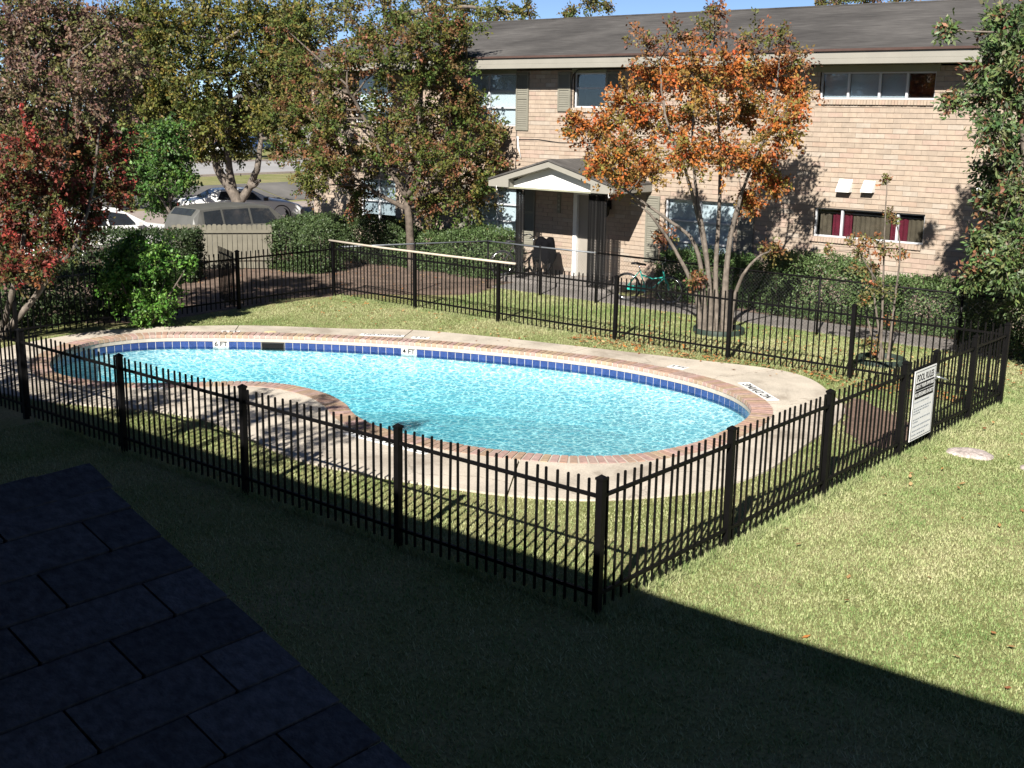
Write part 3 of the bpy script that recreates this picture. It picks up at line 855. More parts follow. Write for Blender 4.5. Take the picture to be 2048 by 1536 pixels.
# windows
M['blind'] = pm('pale_blind', (0.5, 0.53, 0.55), .06, 2, .7)
M['room'] = pm('dark_room', (0.03, 0.03, 0.032), .2, 1, .9)
M['curtain_brown'] = pm('brown_curtain', (0.14, 0.10, 0.065), .25, 6, .9)
M['curtain_red'] = pm('crimson_curtain', (0.17, 0.016, 0.032), .25, 6, .9)
M['white_blind'] = pm('white_blind', (0.78, 0.80, 0.81), .05, 3, .7)
def window(key, mull, rails, back=None, dep=.09, name='window'):
    x0, x1, z0, z1 = WIN[key]; f = MB(); t = .035; y0, y1 = YW + dep - .03, YW + dep + .02
    f.box(x0, x1, y0, y1, z0, z0 + t); f.box(x0, x1, y0, y1, z1 - t, z1); f.box(x0, x0 + t, y0 + .001, y1 - .001, z0 + t, z1 - t); f.box(x1 - t, x1, y0 + .001, y1 - .001, z0 + t, z1 - t)
    for u in mull: f.box(u - .024, u + .024, y0 - .006, y1 - .001, z0 + t, z1 - t)
    for v in rails: f.box(x0 + t, x1 - t, y0 + .004, y1 - .004, v - .02, v + .02)
    w = f.build(name, M['alu']); bch(w)
    xs = [x0 + t] + list(mull) + [x1 - t]; zs = [z0 + t] + list(rails) + [z1 - t]
    for i in range(len(xs) - 1):
        for j in range(len(zs) - 1):
            p_ = MB(); p_.box(xs[i] + (.024 if i else 0), xs[i + 1] - (.024 if i < len(xs) - 2 else 0), YW + dep + .002, YW + dep + .006, zs[j] + (.02 if j else 0), zs[j + 1] - (.02 if j < len(zs) - 2 else 0))
            p_ = p_.build('pane', M['glass']); p_.parent = w
    rm = MB(); d2 = YW + .9
    rm.add([(x0 - .3, YW + .225, z0 - .3), (x1 + .3, YW + .225, z0 - .3), (x1 + .3, d2, z0 - .3), (x0 - .3, d2, z0 - .3), (x0 - .3, YW + .225, z1 + .25), (x1 + .3, YW + .225, z1 + .25), (x1 + .3, d2, z1 + .25), (x0 - .3, d2, z1 + .25)],
           [(0, 1, 2, 3), (7, 6, 5, 4), (3, 2, 6, 7), (0, 3, 7, 4), (1, 5, 6, 2)])
    r_ = rm.build('room_interior', M['room']); r_.parent = w
    return w
def drape(parent, x0, x1, z0, z1, y, m, waves, name='curtain'):
    n = max(8, int((x1 - x0) * 40)); v = []; 
    for i in range(n + 1):
        x = x0 + (x1 - x0) * i / n; d = .025 * math.sin(i / n * waves * 6.28) + random.uniform(-.004, .004)
        v += [(x, y + d, z0), (x + .01 * math.sin(i), y + d * .6, z1)]
    mb = MB(); mb.add(v, [(2 * i, 2 * i + 2, 2 * i + 3, 2 * i + 1) for i in range(n)], 0, True); o = mb.build(name, m); o.parent = parent; return o
w = window('upper_right', (-11.22, -10.53, -9.94), (), None)
for (x0, x1, m) in ((-11.8, -11.24, 'blind'), (-11.2, -10.55, 'blind'), (-10.51, -9.96, 'blind')):
    mb = MB(); mb.box(x0, x1, YW + .14, YW + .15, 4.64, 5.12); mb.build('blind', M[m], w)
mb = MB(); mb.box(-9.92, -9.37, YW + .14, YW + .15, 4.64, 5.12); mb.build('screen', M['black_print_and_shade'], w)  # not a mesh: black sheet added so this pane looks like an unlit room
w = window('lower_right', (-11.14, -9.89), ())
zt = 2.16
for (x0, x1, m) in ((-11.7, -11.42, 'curtain_brown'), (-11.4, -10.95, 'curtain_red'), (-10.93, -10.1, 'curtain_brown'), (-10.08, -9.72, 'curtain_red'), (-9.7, -9.33, 'curtain_brown')):
    drape(w, x0, x1, 1.64, zt + random.uniform(-.04, .02), YW + .19 , M[m], (x1 - x0) * 9)
mb = MB(); mb.tube([(-11.75, YW + .19, 2.18), (-9.32, YW + .19, 2.18)], .012, 6); mb.build('curtain_rod', M['steel'], w)
w = window('upper_double', (), (4.83,))
w = window('upper_left', (-21.38,), (4.33, 4.75))
mb = MB(); mb.box(-22.15, -20.42, YW + .14, YW + .15, 3.9, 5.16); mb.build('blind', M['white_blind'], w)
w = window('lower_left', (-21.05,), (1.35, 1.8))
mb = MB(); mb.box(-21.95, -20.15, YW + .14, YW + .15, .99, 2.2); mb.build('blind', M['white_blind'], w)
w = window('lower_center', (-14.7,), (1.25, 1.75))
mb = MB(); mb.box(-15.6, -13.8, YW + .13, YW + .14, 1.0, 2.22); mb.build('blind', M['white_blind'], w)
w = window('lower_far_left', (-25.65,), (1.6,)); mb = MB(); mb.box(-26.35, -24.95, YW + .14, YW + .15, 1.2, 2.2); mb.build('blind', M['blind'], w)
w = window('upper_far_left', (-25.8,), (4.5,)); mb = MB(); mb.box(-26.55, -25.05, YW + .14, YW + .15, 4.2, 5.16); mb.build('blind', M['white_blind'], w)
# louvred shutters
def shutter(x0, x1, z0, z1):
    t = .05; y0, y1 = YW - .05, YW - .012; f = MB()
    f.box(x0, x0 + t, y0, y1, z0, z1); f.box(x1 - t, x1, y0, y1, z0, z1)
    zm = z0 + (z1 - z0) * .54
    for (a, c) in ((z0, z0 + .07), (zm, zm + .08), (z1 - .06, z1)): f.box(x0 + t, x1 - t, y0 + .001, y1 - .001, a, c)
    s = f.build('shutter', M['shutter']); bch(s)
    k = MB()
    for (a, c) in ((z0 + .07, zm), (zm + .08, z1 - .06)):
        n = max(2, int((c - a) / .052))
        for i in range(n):
            zc = a + (c - a) * (i + .5) / n; h = (c - a) / n * .62
            k.hexa([(x0 + t, y0 + .003, zc - h), (x1 - t, y0 + .003, zc - h), (x1 - t, y0 + .009, zc - h), (x0 + t, y0 + .009, zc - h),
                    (x0 + t, y1 - .012, zc + h), (x1 - t, y1 - .012, zc + h), (x1 - t, y1 - .006, zc + h), (x0 + t, y1 - .006, zc + h)])
    o = k.build('louvres', M['shutter']); o.parent = s; tag(o, kind='stuff')
for s_ in ((-20.36, -19.94, 3.76, 5.22), (-18.98, -18.58, 4.26, 5.22), (-17.48, -17.08, 4.26, 5.22), (-16.17, -15.78, .7, 2.3), (-13.62, -13.22, .7, 2.3), (-20.05, -19.66, .8, 2.28), (-22.64, -22.24, 3.76, 5.22), (-22.44, -22.04, .8, 2.28)): shutter(*s_)
# frieze, soffit, fascia, roof
OV = .68; YE = YW - OV
for (x0, x1, z0) in ((-12.0, -9.25, 5.165), (-22.2, -20.37, 5.205), (-18.55, -17.5, 5.205)):
    b = MB(); b.box(x0, x1, YW - .03, YW - .0105, z0, 5.30); bch(b.build('frieze_board', M['soffit']))
b = MB(); b.box(BX0 - .7, BX1 + .7, YE + .03, YW + .3, 5.31, 5.345); b.box(BX0 - .7, BX1 + .7, 34.1, 35.1, 5.31, 5.345); bch(b.build('soffit', M['soffit']))
b = MB(); b.box(BX0 - .7, BX1 + .7, YE, YE + .028, 5.41 - .0, 5.56); b.box(BX0 - .7, BX1 + .7, YE + .001, YE + .027, 5.30, 5.408); bch(b.build('fascia', M['trim']))
RY, RZ = 29.3, 6.98; EZ = 5.565
xl, xr = BX0 - .72, BX1 + .72; t = .05
b = MB()
b.hexa([(xl, YE - .04, EZ - .0), (xr, YE - .04, EZ), (xr, RY, RZ - t), (xl, RY, RZ - t), (xl, YE - .04, EZ + .035), (xr, YE - .04, EZ + .035), (xr, RY, RZ), (xl, RY, RZ)])
b.hexa([(xl, RY + .001, RZ - t), (xr, RY + .001, RZ - t), (xr, 35.02, EZ), (xl, 35.02, EZ), (xl, RY + .001, RZ), (xr, RY + .001, RZ), (xr, 35.02, EZ + .035), (xl, 35.02, EZ + .035)])
rf = b.build('roof', M['roof']); bch(rf)
b = MB(); b.box(xl, xr, YE - .048, YE - .041, EZ - .012, EZ + .036); o = b.build('drip_edge', M['roof_edge']); o.parent = rf
b = MB(); b.box(xl, xr, RY - .09, RY + .09, RZ - .015, RZ + .016); o = b.build('ridge_cap', M['roof']); o.parent = rf
for x in (BX0 + .01, BX1 - .11):
    b = MB(); b.add([(x, YW, BZ1), (x, 34.5, BZ1), (x, RY, RZ - .1), (x + .1, YW, BZ1), (x + .1, 34.5, BZ1), (x + .1, RY, RZ - .1)], [(0, 2, 1), (3, 4, 5), (0, 1, 4, 3), (1, 2, 5, 4), (2, 0, 3, 5)])
    bch(b.build('gable_wall', M['cream_wood']))
for x in (xl + .02, xr - .05):
    b = MB(); b.hexa([(x, YE, EZ - .16), (x + .03, YE, EZ - .16), (x + .03, RY, RZ - .2), (x, RY, RZ - .2), (x, YE, EZ - .003), (x + .03, YE, EZ - .003), (x + .03, RY, RZ - t - .003), (x, RY, RZ - t - .003)])
    bch(b.build('rake_board', M['trim']))
# door
d = MB(); d.box(-18.28, -17.5, YW + .06, YW + .1, .13, 2.2); dd = d.build('door', M['door']); bch(dd)
d = MB(); d.box(-18.4, -18.281, YW - .03, YW + .12, .12, 2.27); d.box(-18.28, -17.5, YW - .03, YW + .12, 2.201, 2.27); d.build('door_frame', M['white'], dd)
d = MB(); d.lathe([(0, -.06), (.03, -.055), (.035, -.03), (.015, -.02), (.015, 0)], 12, (-17.6, YW + .06, 1.05), 'y'); d.build('door_knob', M['steel'], dd)
# wall lantern, plaque, hoods, cables
lm = empty('wall_lantern', (-17.27, YW - .012, 1.92), 0, 'black wall lantern on brick beside the porch door', 'lantern')
b = MB(); b.box(-.05, .05, -.02, 0, -.02, .2); b.tube([(0, -.02, .12), (0, -.1, .17), (0, -.14, .14)], .012, 6); b.build('bracket', M['iron'], lm)
b = MB(); b.lathe([(0, .16), (.03, .14), (.11, .06), (.1, .05), (.085, .05)], 8, (0, -.14, 0)); b.lathe([(.03, -.2), (.06, -.16), (0, -.16)], 8, (0, -.14, 0))
for k in range(4): b.tube([(.085 * math.cos(k * 1.57 + .78), -.14 + .085 * math.sin(k * 1.57 + .78), .05), (.055 * math.cos(k * 1.57 + .78), -.14 + .055 * math.sin(k * 1.57 + .78), -.16)], .009, 5)
b.build('cage', M['iron'], lm)
b = MB(); b.lathe([(.05, -.158), (.078, .048)], 8, (0, -.14, 0)); b.build('lamp_glass', pm('smoked_glass', (.05, .045, .03), .1, 4, .1, spec=.6), lm)
pq = empty('number_plaque', (-18.87, YW - .012, 1.96), 0, 'narrow upright dark plaque on shaded brick left of the door', 'plaque')
b = MB(); b.box(-.06, .06, -.02, 0, -.26, .26); b.build('board', pm('plaque_paint', (.17, .16, .13), .1, 4, .7), pq)
b = MB()
for k in range(4): b.box(-.028, .028, -.024, -.0201, .14 - k * .11, .19 - k * .11)
b.build('numeral', pm('plaque_marks', (.26, .25, .2), .1, 4, .7), pq)
def hood(x0, x1, z0, z1, label):
    e = empty('vent_hood', ((x0 + x1) / 2, YW - .012, z0), 0, label, 'vent', 'white vent hoods on the brick wall'); w2 = (x1 - x0) / 2; h = z1 - z0
    b = MB(); b.add([(-w2, 0, h), (w2, 0, h), (w2, -.16, .035), (-w2, -.16, .035), (-w2, 0, 0), (w2, 0, 0), (w2, -.16, 0), (-w2, -.16, 0)], [(3, 2, 1, 0), (0, 1, 5, 4), (0, 4, 7, 3), (1, 2, 6, 5), (2, 3, 7, 6)])
    b.build('cover', M['white'], e)
    b = MB(); b.box(-w2 + .02, w2 - .02, -.14, -.01, .004, .012); b.build('flap', M['black_plastic'], e)
hood(-11.23, -10.93, 2.66, 2.93, 'larger white vent hood on brick above the curtained window')
hood(-10.67, -10.42, 2.68, 2.92, 'smaller white vent hood on brick right of its larger neighbour')
hood(-8.3, -8.0, 2.66, 2.92, 'white vent hood partly hidden by the tree at the right edge')
b = MB(); yc = YW - .022
b.tube([(-20.33, yc, 3.76), (-20.34, yc, 3.4), (-20.31, yc, 3.1), (-20.36, yc, 2.9), (-20.33, yc, 2.6)], .011, 5)
b.tube([(-20.33, yc, 3.52), (-19.6, yc, 3.54), (-18.9, yc, 3.48), (-17.6, yc, 3.5), (-16.9, yc, 3.42)], .011, 5)
b.tube([(-18.55, yc, 3.6), (-18.55, yc, 5.0), (-18.5, yc - .02, 5.16), (-18.35, yc - .03, 5.27), (-17.0, YW - .03, 5.3)], .014, 5)
tag(b.build('wall_cable', M['black_plastic']), 'thin dark cables strung along the brick wall under the upper windows', 'cable')
b = MB(); b.tube([(-20.30, yc - .02, 3.6), (-20.22, yc - .03, 3.3), (-20.15, yc - .04, 3.05)], .012, 5); b.tube([(-20.26, yc - .02, 3.6), (-20.26, yc - .03, 3.3), (-20.2, yc - .04, 3.2)], .01, 5)
tag(b.build('pale_strap', M['white']), 'loose pale strap dangling under the upper shutter', 'strap')
# ------------------------------------------------------------------ porch of that building
po = empty('entrance_porch', (-17.95, 22.65, 0), 0, 'gabled entrance porch with white tympanum and black ironwork columns', 'porch')
bpy.context.view_layer.update()
def pch(o): o.parent = po; o.matrix_parent_inverse = Matrix.Translation((17.95, -22.65, 0)); return o
PX0, PX1, PXC, PY = -19.87, -16.03, -17.95, 22.65
PE, PP = 2.60, 3.13
b = MB(); b.box(-19.6, -16.25, 22.83, 24.28, -.02, .12); pch(b.build('porch_slab', M['walk']))
b = MB(); t = .04
for s, xe in ((-1, PX0), (1, PX1)):
    p8 = [(xe, PY - .03, PE - t), (PXC, PY - .03, PP - t), (PXC, YW - .012, PP - t), (xe, YW - .012, PE - t), (xe, PY - .03, PE), (PXC, PY - .03, PP), (PXC, YW - .012, PP), (xe, YW - .012, PE)]
    if s > 0: p8 = [p8[k] for k in (1, 0, 3, 2, 5, 4, 7, 6)]
    b.hexa(p8)
rf2 = pch(b.build('porch_roof', M['roof']))
b = MB()
for s, xe in ((-1, PX0), (1, PX1)):
    xi = PXC + s * 1.27; zi = PP - .2 - (PP - PE) * (1.27 / 1.92)
    pts = [(xe, PE - t - .002), (PXC, PP - t - .002), (PXC, PP - t - .15), (xi, PE - t + .04), (xi, PE - .2), (xe, PE - .2)]
    n = len(pts); vs = [(x, PY, z) for x, z in pts] + [(x, PY + .03, z) for x, z in pts]
    f = [tuple(range(n)), tuple(range(2 * n - 1, n - 1, -1))] + [(i, n + i, n + (i + 1) % n, (i + 1) % n) for i in range(n)]
    if s < 0: pass
    else: f = [tuple(reversed(q)) for q in f]
    b.add(vs, f)
b.box(PX1 - .03, PX1, PY + .031, YW - .012, PE - .2, PE - t - .002); b.box(PX0, PX0 + .03, PY + .031, YW - .012, PE - .2, PE - t - .002)
pch(b.build('porch_fascia', M['trim']))
for s, xe in ((-1, PX0), (1, PX1)):
    b = MB(); xi = PXC + s * 1.29; zi, zc = PE - t + .03, PP - t - .155
    q = [(xi, PY + .031, zi), (PXC, PY + .031, zc), (PXC, 22.899, zc), (xi, 22.899, zi)]; q = q + [(x, y, z + .015) for x, y, z in q]
    if s > 0: q = [q[k] for k in (1, 0, 3, 2, 5, 4, 7, 6)]
    b.hexa(q); pch(b.build('rake_soffit', M['trim']))
    b = MB(); b.box(xi - (.02 if s < 0 else 0), xi + (.02 if s > 0 else 0), PY + .031, 22.899, PE - .2, PE - t + .03); pch(b.build('gable_return', M['trim']))
b = MB(); z0 = PE - .2
b.add([(PXC - 1.6, 22.9, z0 + .003), (PXC + 1.6, 22.9, z0 + .003), (PXC, 22.9, PP - .045), (PXC - 1.6, 22.94, z0 + .003), (PXC + 1.6, 22.94, z0 + .003), (PXC, 22.94, PP - .045)], [(0, 1, 2), (5, 4, 3), (0, 3, 4, 1), (1, 4, 5, 2), (2, 5, 3, 0)])
pch(b.build('tympanum', M['white']))
b = MB(); b.box(PX0 + .031, PX1 - .031, PY + .031, YW - .013, z0 - .02, z0); pch(b.build('porch_ceiling', M['soffit']))
for x in (-19.6, -16.15):
    b = MB(); b.tube([(x, PY - .004, z0 + .02), (x, PY - .01, z0 - .05), (x + .025, PY - .02, z0 - .09), (x + .05, PY - .02, z0 - .06)], .007, 5); pch(b.build('hook', M['white']))
def iron_panel(x0, y0, dx, dy, zt=2.375):
    """flat wrought-iron panel of bars and scrolls"""
    c = MB(); wv = math.hypot(dx, dy)
    q = lambda s, z: (x0 + dx * s / wv, y0 + dy * s / wv, z)
    for s in (0.012, wv - .012): c.tube([q(s, .12), q(s, zt)], .0135, 4)
    bars = pch(c.build('column_bar', M['iron']))
    r_ = wv / 2 - .03; z = .2; k = MB()
    while z < zt - .05:
        for sg_ in (-1, 1):
            cx = wv / 2 + sg_ * r_ * .46
            k.tube([q(cx + r_ * .5 * math.cos(a), z + r_ * .62 * math.sin(a)) for a in [i * .785 + .3 for i in range(7)]], .013, 4)
            k.tube([q(cx + r_ * .22 * math.cos(a), z + .06 + r_ * .3 * math.sin(a)) for a in [i * 1.05 for i in range(6)]], .0125, 4, closed=True)
        k.tube([q(wv / 2, z - .05), q(wv / 2 + .03, z), q(wv / 2, z + .05)], .009, 4)
        k.add([q(.03, z - .035), q(wv / 2, z - .045), q(wv - .03, z - .035), q(wv / 2, z - .015)], [(0, 1, 2, 3)])
        k.tube([q(.02, z - .03), q(wv * .32, z + .01), q(wv * .5, z - .02), q(wv * .68, z + .01), q(wv - .02, z - .03)], .0085, 4)
        z += .066
    o = k.build('scrollwork', M['iron']); o.parent = bars; tag(o, kind='stuff')
iron_panel(-19.18, 22.92, .27, 0); iron_panel(-16.92, 22.92, .27, 0); iron_panel(-16.645, 22.92, .26, 0)
# ------------------------------------------------------------------ the viewer's own building and its porch roof
own = empty('shading_building', (0, -.3, 0), 0, 'building behind the viewer whose eave shades the near lawn', 'building')
def och(o): o.parent = own; o.matrix_parent_inverse = Matrix.Translation((0, .3, 0)); return o
b = MB()
hs = [(-1.2, 1.2, 3.3, 5.0), (4, 6, 3.6, 5.0), (-7.5, -5.5, 3.6, 5.0)]
ex = sorted({-22., 22.} | {h[0] for h in hs} | {h[1] for h in hs}); ez = sorted({0., 5.4} | {h[2] for h in hs} | {h[3] for h in hs})
for (x0, x1, z0, z1) in cells(ex, ez, hs): b.box(x0, x1, -.5, -.3, z0, z1)
b.box(-22, 22, -8.5, -8.3, 0, 5.4); b.box(-22, -21.8, -8.3, -.5, 0, 5.4); b.box(21.8, 22, -8.3, -.5, 0, 5.4); b.box(-21.8, 21.8, -8.3, -.51, 2.6, 2.7)
och(b.build('wall', M['brick'] if False else pm('tan_brick_wall', (.4, .31, .22), .15, 4, .9)))
b = MB(); b.hexa([(-22.7, 1.2, 5.6), (22.7, 1.2, 5.6), (22.7, -4.5, 7.03), (-22.7, -4.5, 7.03), (-22.7, 1.2, 5.65), (22.7, 1.2, 5.65), (22.7, -4.5, 7.09), (-22.7, -4.5, 7.09)])
b.hexa([(-22.7, -4.501, 7.03), (22.7, -4.501, 7.03), (22.7, -10.2, 5.6), (-22.7, -10.2, 5.6), (-22.7, -4.501, 7.09), (22.7, -4.501, 7.09), (22.7, -10.2, 5.65), (-22.7, -10.2, 5.65)])
och(b.build('roof', M['roof']))
b = MB(); b.box(-22.7, -3.0, 1.14, 1.18, 5.42, 5.595); b.box(-2.99, 22.7, 1.12, 1.16, 5.42, 5.595); och(b.build('fascia', M['trim']))
b = MB(); b.box(-22.7, 22.7, -.295, 1.119, 5.42, 5.44); och(b.build('soffit', M['soffit']))
for h in hs:
    b = MB(); b.box(h[0], h[1], -.44, -.4, h[2], h[2] + .04); b.box(h[0], h[1], -.44, -.4, h[3] - .04, h[3]); b.box(h[0], h[0] + .04, -.44, -.4, h[2] + .04, h[3] - .04); b.box(h[1] - .04, h[1], -.44, -.4, h[2] + .04, h[3] - .04); och(b.build('window_frame', M['alu']))
# porch roof with single shingles below the viewer
OX, OZ, OY, SL = -3.93, 2.925, 2.2, .335
op = empty('shingled_porch', (OX, OY - 1.2, 0), 0, 'dark shingled porch roof in deep shade at the lower left', 'porch')
bpy.context.view_layer.update()
def opch(o): o.parent = op; o.matrix_parent_inverse = Matrix.Translation((-OX, -OY + 1.2, 0)); return o
HW_ = 1.98
b = MB()
for s in (-1, 1):
    xe = OX + s * HW_; ze = OZ - SL * HW_
    p8 = [(xe, -.3, ze - .06), (xe, OY - .02, ze - .06), (OX, OY - .02, OZ - .06), (OX, -.3, OZ - .06), (xe, -.3, ze - .012), (xe, OY - .02, ze - .012), (OX, OY - .02, OZ - .012), (OX, -.3, OZ - .012)]
    if s < 0: p8 = [p8[k] for k in (3, 2, 1, 0, 7, 6, 5, 4)]
    b.hexa(p8)
opch(b.build('roof_deck', M['black_print_and_shade']))  # deck coloured black so the gaps between rows read as shadow lines
b = MB()
for s in (-1, 1):
    xe = OX + s * HW_; b.hexa([(xe, OY - .018, OZ - SL * HW_ - .2), (OX, OY - .018, OZ - .2), (OX, OY + .01, OZ - .2), (xe, OY + .01, OZ - SL * HW_ - .2), (xe, OY - .018, OZ - SL * HW_ - .02), (OX, OY - .018, OZ - .02), (OX, OY + .01, OZ - .02), (xe, OY + .01, OZ - SL * HW_ - .02)])
opch(b.build('rake_board', M['trim']))
b = MB(); b.box(OX - 1.5, OX - 1.4, OY - .3, OY - .2, 0, 2.3); b.box(OX + 1.4, OX + 1.5, OY - .3, OY - .2, 0, 2.3); opch(b.build('porch_post', M['iron']))
EXPO = .195; TABW = .46
cosr = 1 / math.hypot(1, SL); dxr = EXPO * cosr
tilt = math.atan(SL)
nrow = int(HW_ / dxr) + 1
for r_ in range(nrow):
    xs = OX + .10 + r_ * dxr
    if xs + dxr > OX + HW_ + .1: break
    ye = OY + .02; first = (.5 if r_ % 2 else 1.0) * TABW + random.uniform(-.03, .03)
    while ye > -.3:
        wv = first if first else TABW; first = None
        mb = MB(); t = random.uniform(.75, 1.25); mb.col = (.065 * t, .066 * t, .08 * t)
        ln = EXPO - .006; q = .004; w2 = wv - .008
        pts = [(0, -w2), (ln - q, -w2), (ln, -w2 + q), (ln + random.uniform(-.003, .003), -q if ye < OY else 0), (ln - q, 0), (0, 0)]
        n = len(pts); vs = [(x, y, -.002) for x, y in pts] + [(x, y, .006 + .006 * x / ln) for x, y in pts]
        mb.add(vs, [tuple(range(n - 1, -1, -1)), tuple(range(n, 2 * n))] + [(i, (i + 1) % n, n + (i + 1) % n, n + i) for i in range(n)])
        o = mb.build('shingle', M['dark_shingle']); o.location = (xs, ye, OZ - SL * (xs - OX) + .003); o.rotation_euler = (0, tilt, random.uniform(-.004, .004)); opch(o)
        ye -= wv
for k in range(11):   # ridge caps folded over the ridge
    y0 = OY + .03 - .3 - k * .22
    mb = MB(); t = random.uniform(.75, 1.2); mb.col = (.065 * t, .066 * t, .08 * t)
    prof = [(-.15, -.15 * SL + .0), (-.05, -.012), (0, 0.004), (.05, -.012), (.15, -.15 * SL)]
    n = 5; vs = []
    for (yy, dz) in ((y0, .010), (y0 + .3, .018)):
        vs += [(OX + a, yy, OZ + c + dz) for a, c in prof]
    vs += [(x, yy, zz - .008) for x, yy, zz in vs]
    f = [(i, i + 1, n + i + 1, n + i) for i in range(n - 1)] + [(2 * n + n + i, 2 * n + n + i + 1, 2 * n + i + 1, 2 * n + i) for i in range(n - 1)] + [(n + i, n + i + 1, 3 * n + i + 1, 3 * n + i) for i in range(n - 1)] + [(2 * n + i, 2 * n + i + 1, i + 1, i) for i in range(n - 1)] + [(4, 14, 19, 9), (0, 5, 15, 10)]
    mb.add(vs, f); opch(mb.build('ridge_shingle', M['dark_shingle']))

# ------------------------------------------------------------------ chain-link fence before the walk
cl = empty('chain_link_fence', (-18.9, 21.6, 0), 0, 'low chain-link fence on thin posts between the lawn and the walk', 'fence')
def cch(o): o.parent = cl; o.matrix_parent_inverse = Matrix.Translation((18.9, -21.6, 0)); return o
CLP = [(-20.62, 18.25), (-18.94, 21.6), (-6.6, 21.5)]
cposts = [(-19.78, 19.92), (-18.94, 21.6), (-17.3, 21.59), (-15.66, 21.58), (-12.9, 21.56), (-10.2, 21.54), (-7.4, 21.51)]
for (x, y) in cposts:
    b = MB(); b.tube([(x, y, -.05), (x, y, 1.17)], .024, 8); b.lathe([(.03, 1.15), (.03, 1.18), (.015, 1.2), (0, 1.205)], 8, (x, y, 0)); cch(b.build('post', M['iron']))
b = MB(); b.tube([(-20.62, 18.25, 1.13), (-19.78, 19.92, 1.15), (-18.94, 21.6, 1.16)], .02, 6); b.tube([(-18.94, 21.6, 1.16), (-17.3, 21.59, 1.15), (-15.66, 21.58, 1.16)], .02, 6)
cch(b.build('top_rail', pm('grey_rail', (.13, .14, .155), .2, 8, .4, metal=.4)))
b = MB(); b.tube([(-15.65, 21.58, 1.16), (-12.9, 21.56, 1.15), (-10.2, 21.54, 1.14), (-6.6, 21.5, 1.14)], .02, 6); cch(b.build('top_rail', M['iron']))
V = []
def wire_span(p0, p1, z0=.06, z1=1.12, dm=.075):
    d = np.array([p1[0] - p0[0], p1[1] - p0[1]]); Ln = np.hypot(*d); d /= Ln; nrm = np.array([-d[1], d[0]]); h = z1 - z0; r = .0016
    k = -int(h / dm) - 1
    while k * dm < Ln:
        for sgn in (1, -1):
            s0 = k * dm if sgn > 0 else k * dm + h; s1 = s0 + sgn * h; za, zb = z0, z1
            a, c = (s0, za), (s1, zb)
            if a[0] > c[0]: a, c = c, a
            if c[0] <= 0 or a[0] >= Ln: continue
            t0 = max(0, (0 - a[0]) / (c[0] - a[0])); t1 = min(1, (Ln - a[0]) / (c[0] - a[0]))
            A = (a[0] + (c[0] - a[0]) * t0, a[1] + (c[1] - a[1]) * t0); B = (a[0] + (c[0] - a[0]) * t1, a[1] + (c[1] - a[1]) * t1)
            for off in ((0, r * 1.4), (r * 1.4, 0)):
                P_ = []
                for (s, z), sg2 in ((A, 1), (B, 1), (B, -1), (A, -1)):
                    q = np.array([p0[0], p0[1]]) + d * s + nrm * (off[0] * sg2); P_.append((q[0], q[1], z + off[1] * sg2))
                V.extend(P_)
        k += 1
wire_span(CLP[0], CLP[1]); wire_span(CLP[1], CLP[2])
o = link('wire_mesh', quads_mesh('wire_mesh', np.array(V), 4), M['wire']); tag(o, kind='stuff'); cch(o)
# pale pole lying on the far fence
b = MB(); b.tube([(-20.75, 18.11, 1.285), (-19, 18.1, 1.262), (-17, 18.1, 1.258), (-15.15, 18.12, 1.262)], .024, 8)
b.v = [(x, y, z) for x, y, z in b.v]
pl = b.build('long_pole', M['pale_pole']); tag(pl, 'long pale pole laid along the top of the far iron fence', 'pole')
# edging rings around the two lawn trees, stone in the lawn
for (x, y, r_, lab) in ((-11.75, 20.4, .5, 'low dark green edging ring around the foot of the orange tree'), (-8.15, 19.85, .42, 'low green edging ring around the foot of the young sparse tree')):
    e = MB(); e.lathe([(r_ - .012, 0), (r_ - .012, .1), (r_, .115), (r_ + .012, .1), (r_ + .012, 0)], 28, (x, y, 0)); tag(e.build('edging_ring', M['ring']), lab, 'edging')
def stone(x, y, rx, ry, lab, seed):
    rg_ = np.random.default_rng(seed); n = 22; prof = []
    vs = []; 
    for (k, z) in ((1.0, -.01), (.97, .02), (.8, .034), (.4, .038)):
        for i in range(n):
            a = 6.283 * i / n; q = k * (1 + .07 * math.sin(3 * a + seed) + rg_.normal(0, .02)); vs.append((x + rx * q * math.cos(a), y + ry * q * math.sin(a), z + rg_.normal(0, .003)))
    f = [(k * n + i, k * n + (i + 1) % n, (k + 1) * n + (i + 1) % n, (k + 1) * n + i) for k in range(3) for i in range(n)] + [tuple(3 * n + i for i in range(n))]
    mb = MB(); mb.add(vs, f, 0, True); o = mb.build('flat_stone', pm('weathered_stone', (.34, .29, .27), .35, 12, .95, .8, 40, fine=.3, fscale=40)); tag(o, lab, 'stone')
stone(-4.9, 15.12, .3, .24, 'flat rough pale stone set in the sunny lawn beside the gate', 3)
stone(-4.02, 14.97, .2, .18, 'flat pale stone in the lawn at the right edge of view', 5)

